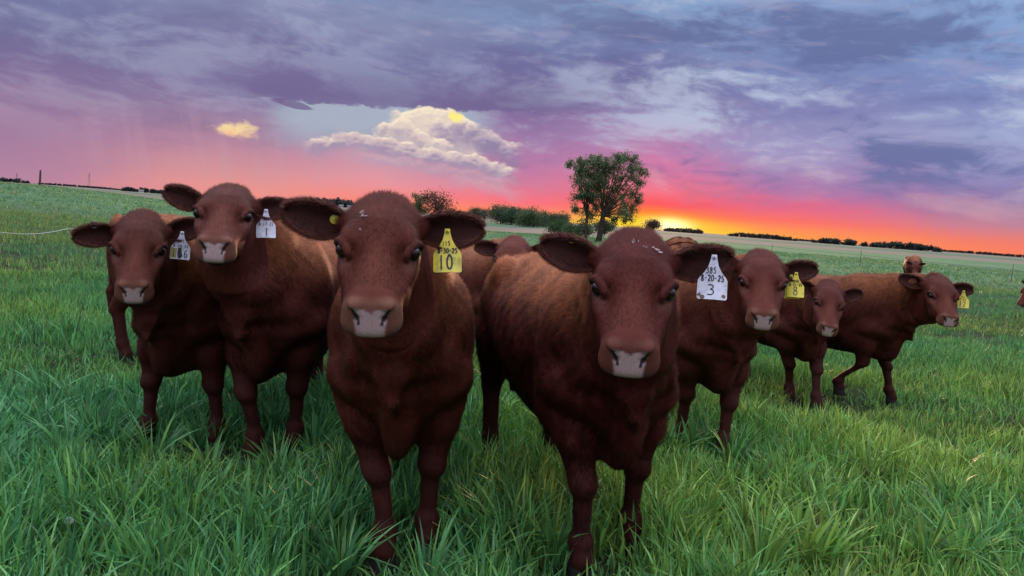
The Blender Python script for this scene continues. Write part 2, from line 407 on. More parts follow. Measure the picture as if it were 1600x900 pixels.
FEET = [(-.46, 2.42), (-.30, 2.50), (.24, 2.40), (.44, 2.52), (-.44, 2.25), (-.30, 2.3), (.28, 2.2), (-1.28, 3.4), (-1.05, 3.45), (-1.85, 3.5), (-1.5, 3.45), (1.0, 4.0), (1.2, 3.8), (2.1, 5.1), (2.6, 5.6), (3.05, 5.7)]
def trodden(x, y):                                               # shorter where the nearest animals stand
    t = 0
    for fx, fy in FEET: t = np.maximum(t, np.exp(-((x - fx) / .15) ** 2 - ((y - fy) / .24) ** 2))
    return t
def build_grass():
    parts = []; off = 0; VV = []; CC = []; QQ = []; TT = []
    def add(V, C, Q, T):
        nonlocal off
        VV.append(V); CC.append(C); QQ.append(Q + off); TT.append(T + off); off += len(V)
    def zone(n, d0, d1, clump, hm, w, segs, leanf, half=46):
        x, y, o = sample_wedge(n, d0, d1, half, clump); n = len(x)
        tl = tall(x, y); h = hm * tl * rng.uniform(.45, 1.25, n) * (1 - .72 * trodden(x, y)) * np.where(rng.random(n) < .6 * trodden(x, y), .25, 1)
        dirn = o + rng.normal(0, .9, n); lean = h * leanf * rng.uniform(.1, 1.0, n) ** 1.2
        add(*blades(x, y, h, w * rng.uniform(.55, 1.3, n), dirn, lean, rng.uniform(0, math.pi, n), segs, grass_colour(x, y, n)))
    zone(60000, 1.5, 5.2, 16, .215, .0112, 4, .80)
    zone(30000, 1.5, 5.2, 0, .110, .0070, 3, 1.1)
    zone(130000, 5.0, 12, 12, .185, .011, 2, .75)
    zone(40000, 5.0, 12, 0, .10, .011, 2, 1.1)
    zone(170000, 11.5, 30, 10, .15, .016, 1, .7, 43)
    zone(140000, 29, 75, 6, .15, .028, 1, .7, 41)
    # tussocks: the biggest foreground clumps, blades fanning from one crown
    m = 210; d = np.sqrt(rng.uniform(1.9 ** 2, 5.0 ** 2, m)); a = R(1) * rng.uniform(-43, 43, m)
    cx, cy = d * np.sin(a), d * np.cos(a); k = 34
    x = np.repeat(cx, k); y = np.repeat(cy, k); n = len(x)
    dirn = rng.uniform(0, 2 * math.pi, n); rad = .045 * rng.random(n)
    x = x + np.cos(dirn) * rad; y = y + np.sin(dirn) * rad
    h = np.repeat(.22 + .10 * rng.random(m), k) * rng.uniform(.6, 1.1, n)
    add(*blades(x, y, h, .0135 * rng.uniform(.6, 1.3, n), dirn, h * rng.uniform(.15, .95, n), rng.uniform(0, math.pi, n), 5, grass_colour(x, y, n) * .95))
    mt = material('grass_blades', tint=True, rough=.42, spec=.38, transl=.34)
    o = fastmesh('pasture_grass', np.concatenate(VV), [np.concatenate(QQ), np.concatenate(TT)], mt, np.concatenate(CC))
    link(o); tag(o, 'long lush green pasture grass the whole herd stands in', 'grass', kind='stuff')
    # dead stems and old straw lying in the sward
    n = 5200; x, y, _ = sample_wedge(n, 1.7, 9, 46)
    keep = rng.random(n) < (.25 + .9 * sm(x, -.6, 1.4) * (1 - sm(y, 4, 8))) * sm(vnoise(x, y, .7, 9), .3, .7)
    x, y = x[keep], y[keep]; n = len(x)
    h = rng.uniform(.05, .17, n); c = np.array([.30, .25, .13]) * rng.uniform(.5, 1.15, (n, 1))
    V, C, Q, T = blades(x, y, h, .0045 * rng.uniform(.7, 1.3, n), rng.uniform(0, 6.28, n), h * rng.uniform(.4, 1.6, n), rng.uniform(0, 3.14, n), 2, c, z=height(x, y) + rng.uniform(0, .08, n), flop=1.1)
    o = fastmesh('dead_grass', V, [Q, T], material('straw', tint=True, rough=.8, spec=.2, transl=.2), C)
    link(o); tag(o, 'pale dead grass stems scattered through the green sward', 'dead grass', kind='stuff')
    # taller flowering stems standing in the meadow on the left
    n = 2600; x, y, _ = sample_wedge(n, 5.5, 26, 44)
    keep = (x < -1.5) & (rng.random(n) < .75); x, y = x[keep], y[keep]; n = len(x)
    h = rng.uniform(.22, .42, n); c = np.array([.16, .22, .09]) * rng.uniform(.7, 1.3, (n, 1))
    V, C, Q, T = blades(x, y, h, .004 + .0006 * np.hypot(x, y) * rng.uniform(.6, 1.2, n), rng.uniform(0, 6.28, n), h * rng.uniform(.1, .4, n), rng.uniform(0, 3.14, n), 2, c)
    o = fastmesh('grass_stems', V, [Q, T], material('stem', tint=True, rough=.7, spec=.2, transl=.25), C)
    link(o); tag(o, 'pale seed stems standing above the grass on the left side', 'grass stems', kind='stuff')
build_grass()

# ============================================================ TREES
MB_BARK = material('bark', (.055, .042, .032), .9, .15, mult=(6, .6, 1.4), bump=(22, .6, .02))
M_LEAF = material('foliage', tint=True, rough=.55, spec=.25, transl=.45)

def tube_rings(path, rad, sides=8):
    path = np.asarray(path, float); n = len(path); V = []; 
    for i in range(n):
        t = path[min(i + 1, n - 1)] - path[max(i - 1, 0)]; t /= np.linalg.norm(t)
        a = np.cross(t, [0, 1, 0] if abs(t[1]) < .9 else [1, 0, 0]); a /= np.linalg.norm(a); b = np.cross(t, a)
        for k in range(sides):
            q = 2 * math.pi * k / sides; V.append(path[i] + (a * math.cos(q) + b * math.sin(q)) * rad[i])
    F = [[i * sides + k, i * sides + (k + 1) % sides, (i + 1) * sides + (k + 1) % sides, (i + 1) * sides + k] for i in range(n - 1) for k in range(sides)]
    return np.array(V), np.array(F)

def merge(meshes):
    V = []; F = []; off = 0
    for v, f in meshes: V.append(v); F.append(f + off); off += len(v)
    return np.concatenate(V), np.concatenate(F)

def leaves(centres, sig, per, size, rg, squash=.8):
    n = len(centres) * per
    c = np.repeat(np.asarray(centres), per, 0) + rg.normal(0, 1, (n, 3)) * np.repeat(np.asarray(sig), per)[:, None] * np.array([1, 1, squash])
    a = rg.normal(size=(n, 3)); a /= np.linalg.norm(a, axis=1)[:, None]
    b = np.cross(a, rg.normal(size=(n, 3))); b /= np.linalg.norm(b, axis=1)[:, None]
    s = (size * rg.uniform(.5, 1.3, n))[:, None]
    V = np.stack([c - a * s * .6, c + b * s * .32, c + a * s * .6, c - b * s * .32], 1).reshape(-1, 3)
    return V, np.arange(n * 4).reshape(-1, 4), n

def leaf_colour(n, base, rg, clump=None):
    c = np.array(base) * rg.uniform(.55, 1.45, (n, 1)) * np.array([1, 1, 1]) + rg.normal(0, .006, (n, 3))
    if clump is not None: c = c * clump[:, None]
    return np.repeat(np.clip(c, .004, 1), 4, 0)

def wander(a, b, n, amp, rg):
    t = np.linspace(0, 1, n)[:, None]; p = np.array(a) * (1 - t) + np.array(b) * t
    return p + np.cumsum(rg.normal(0, amp, (n, 3)), 0) * np.sin(t * math.pi * .5) * .6

def big_tree():
    rg = np.random.default_rng(5)
    bx, by = at(935, 55.0); bz = float(height(bx, by))
    root = empty('tree', (bx, by, bz)); tag(root, 'tall leafy tree with an uneven open crown, standing alone in front of the sunset', 'tree', 'trees in the fields')
    meshes = []; tips = []
    # two stems from the ground, as in the photograph, plus limbs
    stems = [((-.85, 0, 0), (-1.0, 0, 3.0), .14), ((.45, .1, 0), (.15, .1, .9), .20)]
    p = wander((-.85, 0, -.1), (-.95, 0, 4.2), 8, .05, rg); meshes.append(tube_rings(p, np.linspace(.13, .045, 8)))
    limbs_from = [(p[3], 5), (p[5], 6)]
    q0 = wander((.10, .1, -.1), (.35, .1, 1.9), 6, .03, rg); meshes.append(tube_rings(q0, np.linspace(.24, .17, 6)))
    # crown outline: (x, z, radius) of the foliage masses, metres from the foot
    masses = [(-2.35, 5.35, .42), (-1.85, 5.0, .50), (-1.75, 5.65, .40), (-1.1, 5.75, .50), (-1.35, 4.7, .62), (-.5, 6.05, .42), (-.4, 5.2, .62), (.25, 5.85, .40),
              (.3, 4.9, .60), (.95, 6.2, .48), (1.55, 6.35, .45), (1.25, 5.6, .62), (2.1, 6.0, .50), (2.55, 5.65, .48), (2.9, 5.2, .40), (2.1, 5.1, .62), (1.3, 4.7, .62),
              (2.75, 4.6, .48), (-1.55, 3.9, .60), (-.7, 4.15, .62), (-1.75, 3.1, .48), (-1.0, 3.2, .60), (.9, 3.9, .66), (1.75, 4.0, .62), (2.5, 3.7, .52), (.15, 3.5, .60),
              (-.35, 2.7, .58), (.75, 3.0, .62), (1.6, 3.1, .60), (2.4, 2.8, .50), (2.2, 2.15, .42), (1.4, 2.2, .45), (-1.65, 2.3, .40), (-.4, 5.65, .5), (.2, 5.35, .5), (-.75, 4.6, .5), (.0, 4.3, .5), (.7, 5.6, .45), (-1.3, 5.3, .45), (-.6, 3.3, .5), (-.9, 4.9, .5), (-.1, 4.5, .5), (-1.9, 4.3, .4), (-.5, 1.9, .35), (.6, 2.3, .42), (2.75, 3.2, .35), (-.9, 2.2, .35), (-.2, 3.9, .45), (2.0, 1.75, .3), (1.1,1.7,.3)]
    # limbs reach for the masses
    C = []; S = []; dens = []
    for (x, z, r) in masses:
        y = rg.normal(0, .75); 
        src = (q0[-1] if x > -.6 else p[rg.integers(3, 6)]); mid = src * .45 + np.array([x, y, z]) * .55 + np.array([0, 0, .15])
        tt = np.linspace(0, 1, 7)[:, None]; path = (1 - tt) ** 2 * src + 2 * tt * (1 - tt) * mid + tt ** 2 * np.array([x, y, z]) + rg.normal(0, .035, (7, 3)) * tt
        meshes.append(tube_rings(path, np.linspace(.060, .014, 7), 5))
        for _ in range(int(11 * r / .5)):
            v = rg.normal(size=3); v /= np.linalg.norm(v); rad = r * rg.random() ** .45 * 1.05
            C.append(np.array([x, y, z]) + v * rad * np.array([1, 1.1, .85])); S.append(.11 + .15 * rg.random() ** 2)
            e = C[-1]; pth = np.stack([np.array([x, y, z]) * (1 - u) + e * u for u in (0, .5, 1)]); meshes.append(tube_rings(pth, [.016, .011, .006], 4))
    per = 66
    V, F, n = leaves(C, S, per, .105, rg, .9)
    shade = np.repeat(rg.uniform(.7, 1.35, len(C)), per)
    base = np.where(rg.random((n, 1)) < .25, [[.150, .180, .075]], [[.095, .145, .070]])
    link(fastmesh('crown', V, [F], M_LEAF, leaf_colour(n, base, rg, shade), smooth=False), root)
    Vt, Ft = merge(meshes); link(fastmesh('trunk', Vt, [Ft], MB_BARK), root)
big_tree()

def tree(px, dist, h, w, label, cat='tree', seed=0, base=(.045, .075, .032), bare=0.0, low=.12, name='tree', group='trees in the fields', lobes=9, leaf=None, dx=0.0):
    rg = np.random.default_rng(seed + 900)
    x, y = at(px, dist); x += dx; z = float(height(x, y))
    root = empty(name, (x, y, z)); tag(root, label, cat, group)
    ms = []; C = []; S = []
    th = h * (.30 if low > .08 else .15)
    ms.append(tube_rings(wander((0, 0, -.1), (rg.normal(0, w * .04), 0, h * .6), 6, h * .006, rg), np.linspace(h * .026, h * .012, 6), 6))
    for k in range(lobes):
        a = 2 * math.pi * (k + rg.random() * .6) / lobes; rr = w * .5 * (.25 + .5 * rg.random())
        zz = h * (low + .22 + (1 - low - .38) * rg.random()); rr *= (1.05 - .55 * max(0, (zz / h - .55) / .45))
        e = np.array([math.cos(a) * rr, math.sin(a) * rr, zz])
        ms.append(tube_rings(np.stack([np.array([0, 0, h * .22]), e * [.45, .45, .8], e]), [h * .013, h * .008, h * .003], 4))
        nsub = 7
        for _ in range(nsub):
            v = rg.normal(size=3); v /= np.linalg.norm(v)
            c = e + v * w * .17 * np.array([1, 1, .8]); c[2] = min(max(c[2], h * low), h * .97)
            C.append(c); S.append(w * .065 * (1 + rg.random()))
            if bare: ms.append(tube_rings(np.stack([e, (e + c) / 2 + rg.normal(0, w * .01, 3), c + v * w * .04]), [h * .005, h * .003, h * .0015], 3))
    per = int(75 * (1 - bare) + 3)
    V, F, n = leaves(C, S, per, leaf or w * .045, rg)
    shade = np.repeat(rg.uniform(.75, 1.3, len(C)), per)
    link(fastmesh('crown', V, [F], M_LEAF, leaf_colour(n, base, rg, shade), smooth=False), root)
    Vt, Ft = merge(ms); link(fastmesh('trunk', Vt, [Ft], MB_BARK), root)
    return root

# behind the big tree: low bushy trees; then the shelter-belt to its left, one by one
G1 = 'trees of the shelter belt left of the big tree'
tree(876, 75, 1.5, 2.6, 'low dark green bush just left of the foot of the big tree', 'bush', 1, (.045, .085, .032), low=0, name='bush', group='bushes by the big tree')
tree(905, 72, 1.75, 3.2, 'rounded green bush directly behind the left stem of the big tree', 'bush', 2, (.050, .090, .035), low=0, name='bush', group='bushes by the big tree')
tree(945, 76, 1.6, 2.6, 'dark green bush half hidden behind the main stem of the big tree', 'bush', 3, (.050, .075, .035), low=0, name='bush', group='bushes by the big tree')
belt = [  # px, distance, height, width, wording; leaf colours lightened to stand in for haze
    (655, 230, 8.6, 6.5, 'small green leafy tree next to the bare spreading tree', (0.075, 0.128, 0.045), 0.0),
    (741, 330, 6.6, 7.5, 'round dark tree at the far left end of the shelter belt', (0.048, 0.075, 0.045), 0.1),
    (757, 340, 7.0, 8.0, 'thin brownish tree second from the left end of the belt', (0.083, 0.075, 0.045), .5),
    (783, 300, 7.6, 11, 'tallest round-topped tree in the shelter belt, right of the white house', (0.060, 0.099, 0.045), 0.0),
    (799, 290, 6.2, 9, 'mid green tree just right of the tallest tree in the belt', (0.054, 0.093, 0.045), 0.0),
    (812, 285, 5.8, 8, 'bushy dark tree in the middle of the shelter belt', (0.048, 0.084, 0.042), 0.0),
    (828, 240, 5.2, 9, 'wide olive green tree standing forward of the shelter belt', (0.075, 0.111, 0.048), 0.0),
    (843, 280, 4.9, 8, 'low rounded tree right of the wide olive tree', (0.054, 0.084, 0.042), 0.0),
    (858, 275, 5.2, 9, 'dark tree of the belt half way between olive tree and big tree', (0.051, 0.081, 0.042), 0.0),
    (872, 265, 4.9, 8, 'last dark tree of the belt beside the big tree', (0.054, 0.087, 0.042), 0.0)]
for i, (px, d, h, w, lb, c, br) in enumerate(belt): tree(px, d, h, w, lb, 'tree', 20 + i, c, br, low=.02, group=G1, lobes=11)
tree(681, 225, 9.6, 11.5, 'bare spreading tree with brown twigs right of the tagged heifer\'s head', 'tree', 41, (.075, .045, .028), .80, low=.14, lobes=16, leaf=.5)
tree(704, 260, 4.5, 4, 'tiny round tree right of the bare spreading tree', 'tree', 42, (.06, .045, .03), .4)
tree(1019, 130, 3.1, 3.6, 'small round tree right in front of the setting sun', 'tree', 43, (.075, .050, .030), .3, low=.2)
tree(1012, 118, 1.2, 2.6, 'low bush under the small round tree by the sun', 'bush', 44, (.06, .045, .03), .2, low=0, name='bush', group='bushes by the big tree')

def wood(name, px0, px1, dist, h, label, seed, base=(.030, .045, .032), n=None):
    """a far-off wood that reads as one mass"""
    rg = np.random.default_rng(seed); (x0, y0), (x1, y1) = at(px0, dist), at(px1, dist)
    L = math.hypot(x1 - x0, y1 - y0); n = n or int(L / (h * .28)) + 3
    C = []; S = []
    for k in range(n):
        t = (k + rg.uniform(-.4, .4)) / max(1, n - 1); t = min(max(t, 0), 1)
        x = x0 + (x1 - x0) * t; y = y0 + (y1 - y0) * t + rg.uniform(-1, 1) * h * 1.4; z = float(height(x, y))
        hh = h * rg.uniform(.62, .92) * (1 - .5 * abs(2 * t - 1) ** 4)
        for _ in range(8):
            C.append((x + rg.normal(0, h * .18), y + rg.normal(0, h * .2), z + hh * rg.uniform(.08, .85))); S.append(h * .12)
    per = 26
    V, F, m = leaves(C, S, per, h * .20, rg)
    link(tag(fastmesh(name, V, [F], M_LEAF, leaf_colour(m, base, rg, np.repeat(rg.uniform(.8, 1.2, len(C)), per)), smooth=False), label, 'wood', kind='stuff'))
wood('distant_wood', -40, 36, 900, 5.5, 'grey-blue far wood on the horizon at the left edge', 61, (.030, .045, .045))
wood('distant_wood', 60, 190, 1300, 3.6, 'thin far tree line behind the fence post on the left', 62, (.032, .045, .045))
wood('distant_wood', 188, 262, 700, 4.6, 'dark far grove beside the top left cow\'s ear', 63, (.026, .042, .040))
wood('distant_wood', 488, 556, 720, 9.5, 'dark grove with small pale houses between the two cows\' heads', 64, (.026, .045, .040))
wood('distant_wood', 700, 735, 600, 5, 'low scrub on the horizon left of the shelter belt', 65)
wood('distant_wood', 1040, 1098, 900, 6.5, 'low wooded rise right of the setting sun', 66, (.05, .045, .035))
wood('distant_wood', 1140, 1242, 800, 5.5, 'long thin wood under the orange sky right of the ear', 67, (.045, .045, .035))
wood('distant_wood', 1276, 1346, 650, 6.0, 'dark oblong wood in the middle of the right horizon', 68, (.030, .042, .034))
wood('distant_wood', 1364, 1464, 650, 6.6, 'largest dark wood on the right horizon', 69, (.030, .042, .034))
wood('distant_wood', 1470, 1640, 1500, 5.5, 'thin far hedgerow running off at the right edge', 70, (.045, .045, .04))
wood('distant_wood', 1242, 1278, 1300, 4.0, 'scrap of hedge between the woods on the right', 71, (.045, .045, .04))

# ============================================================ HOUSES, POSTS, WIRE, PYLONS
M_WHITE = material('white_siding', (.62, .62, .60), .7, .3, mult=(1.2, .85, 1.05))
M_ROOF = material('grey_roof', (.16, .15, .15), .8, .2, mult=(2, .8, 1.2))
M_PANE = material('dark_window', (.03, .035, .045), .15, .5)
def box(cx, cy, cz, sx, sy, sz):
    V = np.array([(cx + sx * a / 2, cy + sy * b / 2, cz + sz * c / 2) for a in (-1, 1) for b in (-1, 1) for c in (-1, 1)])
    F = np.array([[0, 1, 3, 2], [4, 6, 7, 5], [0, 4, 5, 1], [2, 3, 7, 6], [0, 2, 6, 4], [1, 5, 7, 3]])
    return V, F
def house(px, dist, L, Wd, Hh, label, rz=.3, roof=M_ROOF):
    x, y = at(px, dist); z = float(height(x, y)); r = empty('house', (x, y, z), rz); tag(r, label, 'house', 'farm houses far away')
    link(fastmesh('wall', *[(v, [f]) for v, f in [box(0, 0, Hh / 2, L, Wd, Hh)]][0], M_WHITE, smooth=False), r)
    a, b, t = L / 2 + .4, Wd / 2 + .4, Hh + Wd * .32
    V = np.array([(-a, -b, Hh), (a, -b, Hh), (a, b, Hh), (-a, b, Hh), (-a, 0, t), (a, 0, t), (-a, -b, Hh - .2), (a, -b, Hh - .2), (a, b, Hh - .2), (-a, b, Hh - .2)])
    link(fastmesh('roof', V, [np.array([[0, 1, 5, 4], [2, 3, 4, 5], [6, 7, 1, 0], [8, 9, 3, 2], [9, 8, 7, 6]]), np.array([[0, 4, 3], [1, 2, 5]])], roof, smooth=False), r)
    for k in (-.3, .05, .32):
        v, f = box(L * k, -Wd / 2 - .02, Hh * .55, L * .1, .06, Hh * .3); link(fastmesh('window', v, [f], M_PANE, smooth=False), r)
house(766, 900, 8, 6, 1.8, 'long white farm building at the left end of the shelter belt')
house(779, 880, 7, 5, 1.8, 'small pale house with a greenish roof in front of the belt', .1, material('green_roof', (.10, .16, .13), .7, .2))
house(221, 690, 3.2, 3, 1.3, 'tiny white house in front of the far grove on the left')
house(533, 690, 3.6, 3, 1.5, 'tiny pale house at the foot of the grove between the heads')
house(545, 690, 2.6, 3, 1.4, 'second tiny pale house right beside the first in the grove', .5)

M_POST = material('weathered_post', (.07, .055, .045), .9, .15, mult=(9, .6, 1.4), bump=(40, .5, .01))
M_WIRE = material('polywire', (.55, .58, .55), .55, .4)
M_STEEL = material('rusty_wire', (.10, .10, .10), .6, .4)
def wire(name, pts, r, mat, label, group=None):
    P = []
    for a, b in zip(pts[:-1], pts[1:]):
        for k in range(8): P.append(np.array(a) * (1 - k / 8) + np.array(b) * k / 8 - np.array([0, 0, .03 * math.sin(math.pi * k / 8)]))
    P.append(np.array(pts[-1])); v, f = tube_rings(P, [r] * len(P), 5)
    link(tag(fastmesh(name, v, [f], mat), label, 'wire', group))
def post(px, dist, h, r, label, lean=0.0, insul=True, mat=M_POST):
    x, y = at(px, dist); z = float(height(x, y)); root = empty('fence_post', (x, y, z)); tag(root, label, 'fence post', 'fence posts')
    v, f = tube_rings([(0, 0, -.2), (lean * .5, 0, h * .5), (lean, 0, h - .02), (lean, 0, h)], [r, r * .95, r * .9, r * .3], 8); link(fastmesh('post', v, [f], mat), root)
    if insul:
        v, f = tube_rings([(lean, 0, h * .86), (lean + r * 2.8, 0, h * .86)], [r * .5, r * .35], 6); link(fastmesh('insulator', v, [f], M_WHITE), root)
post(62, 76, 1.35, .085, 'dark wooden post alone on the skyline at the upper left', .06)
post(1347, 50, .95, .022, 'thin steel rod post standing out in the right pasture', 0, True, M_STEEL)
post(1208, 60, .8, .02, 'thin steel rod post in the pasture behind the ear tagged 8', 0, True, M_STEEL)
post(1585, 42, .9, .02, 'thin steel rod post close to the right edge of the pasture', 0, True, M_STEEL)
def onpost(px, d, h):
    x, y = at(px, d); return (x, y, float(height(x, y)) + h)
wire('fence_wire', [onpost(1120, 68, .62), onpost(1208, 60, .62), onpost(1347, 50, .62), onpost(1585, 42, .62), onpost(1700, 40, .62)], .011, M_STEEL, 'thin dark fence wire crossing the right pasture between rod posts')
a0 = ray(0, 363); a1 = ray(105, 357.5); k0 = 6.0 / a0.y; 
pA = Vector((a0.x * k0, 6.0, CAM_H + a0.z * k0)); k1 = (pA.z - CAM_H) / a1.z; pB = Vector((a1.x * k1, a1.y * k1, pA.z)); dv = pB - pA
wire('electric_wire', [tuple(pA - dv * 2.0), tuple(pA), tuple(pB), tuple(pB + dv * 2.2)], .0027, M_WIRE, 'white electric fence wire entering from the left edge behind the cow tagged 16')
def pylon(px, dist, h, label):
    x, y = at(px, dist); root = empty('pylon', (x, y, float(height(x, y)))); tag(root, label, 'pylon', 'pylons on the left horizon')
    ms = []; w = h * .07
    for sx in (-1, 1):
        for sy in (-1, 1): ms.append(tube_rings([(sx * w, sy * w, 0), (sx * w * .15, sy * w * .15, h)], [.14, .10], 4))
    for k in range(6):
        z0, z1 = h * k / 6, h * (k + 1) / 6; a, b = w * (1 - .85 * k / 6), w * (1 - .85 * (k + 1) / 6)
        ms.append(tube_rings([(-a, -a, z0), (b, -b, z1)], [.07, .07], 3)); ms.append(tube_rings([(a, a, z0), (-b, b, z1)], [.07, .07], 3))
    v, f = merge(ms); link(fastmesh('mast', v, [f], M_STEEL), root)
    for z, q in ((.72, 1), (.82, .8), (.92, .6)):
        v, f = tube_rings([(-h * .11 * q, 0, h * z), (h * .11 * q, 0, h * z)], [.12, .12], 4); link(fastmesh('crossarm', v, [f], M_STEEL), root)
pylon(139, 1500, 26, 'faint lattice pylon on the horizon between post and far grove')
pylon(26, 1500, 16, 'faint shorter pylon at the left edge of the horizon')

# ============================================================ CATTLE
# One canonical heifer is modelled as a blend of solid volumes and skinned into ONE
# continuous surface; every animal is that surface re-posed (legs, neck, head, ears, build).
f32 = np.float32

def sm(x, a, b):
    t = np.clip((x - a) / (b - a), 0, 1)
    return t * t * (3 - 2 * t)

N0 = np.array([.45, 0, .92]); N1 = np.array([.92, 0, 1.22])      # root of the neck, poll
HA = np.array([.7071, 0, -.7071]); HW = np.array([.7071, 0, .7071])  # along the face, out of the forehead

def H(s, v, w):                                                 # head coordinates -> body coordinates
    return np.array([N1[0] + HA[0] * s + HW[0] * w, v, N1[2] + HA[2] * s + HW[2] * w])

def toH(p):
    d = p - N1
    return d @ HA, p[:, 1], d @ HW

def smooth_profile(xs, *cols):
    g = np.linspace(xs[0], xs[-1], 240); k = np.exp(-np.linspace(-2, 2, 19) ** 2); k /= k.sum()
    out = []
    for c in cols:
        v = np.interp(g, xs, c); e = np.concatenate([np.full(9, v[0]), v, np.full(9, v[-1])])
        w = np.convolve(e, k, 'valid'); w[:6] = v[:6] ; w[-6:] = v[-6:]; out.append(w)
    return [g] + out

class Field:
    def __init__(self, xs, ys, zs):
        self.xs, self.ys, self.zs = [a.astype(f32) for a in (xs, ys, zs)]
        self.f = np.full((len(xs), len(ys), len(zs)), 0.5, f32)
    def box(self, lo, hi):
        i = [slice(*np.searchsorted(a, [l, h])) for a, l, h in zip((self.xs, self.ys, self.zs), lo, hi)]
        X = self.xs[i[0]][:, None, None]; Y = self.ys[i[1]][None, :, None]; Z = self.zs[i[2]][None, None, :]
        return tuple(i), X, Y, Z
    def add(self, lo, hi, fn, k):
        i, X, Y, Z = self.box(np.array(lo) - k * 1.5 - .02, np.array(hi) + k * 1.5 + .02)
        a = self.f[i]; b = fn(X, Y, Z)
        h = np.maximum(k - np.abs(a - b), 0) / k
        self.f[i] = np.minimum(a, b) - h * h * k * .25
    def cut(self, lo, hi, fn, k):
        i, X, Y, Z = self.box(np.array(lo) - k * 1.5 - .02, np.array(hi) + k * 1.5 + .02)
        a = self.f[i]; b = -fn(X, Y, Z)
        h = np.maximum(k - np.abs(a - b), 0) / k
        self.f[i] = np.maximum(a, b) + h * h * k * .25
    def cone(self, a, b, ra, rb, k=.05, cut=False, flat=1.0):
        a = np.array(a, float); b = np.array(b, float); r = max(ra, rb)
        d = b - a; L2 = d @ d
        def fn(X, Y, Z):
            px, py, pz = X - a[0], Y - a[1], Z - a[2]
            t = np.clip((px * d[0] + py * d[1] + pz * d[2]) / L2, 0, 1)
            return np.sqrt((px - t * d[0]) ** 2 + ((py - t * d[1]) / flat) ** 2 + (pz - t * d[2]) ** 2) - (ra + (rb - ra) * t)
        lo = np.minimum(a, b) - r * max(1, flat); hi = np.maximum(a, b) + r * max(1, flat)
        (self.cut if cut else self.add)(lo, hi, fn, k)
    def ell(self, c, r, k=.05, axes=None, cut=False):
        c = np.array(c, float); r = np.array(r, float)
        A = np.eye(3) if axes is None else np.array(axes, float)
        def fn(X, Y, Z):
            px, py, pz = X - c[0], Y - c[1], Z - c[2]
            q = [(A[i][0] * px + A[i][1] * py + A[i][2] * pz) / r[i] for i in range(3)]
            n1 = np.sqrt(q[0] ** 2 + q[1] ** 2 + q[2] ** 2)
            n2 = np.sqrt((q[0] / r[0]) ** 2 + (q[1] / r[1]) ** 2 + (q[2] / r[2]) ** 2) + 1e-6
            return n1 * (n1 - 1) / n2
        m = r.max()
        (self.cut if cut else self.add)(c - m, c + m, fn, k)

HAX = [[.7071, 0, -.7071], [0, 1, 0], [.7071, 0, .7071]]

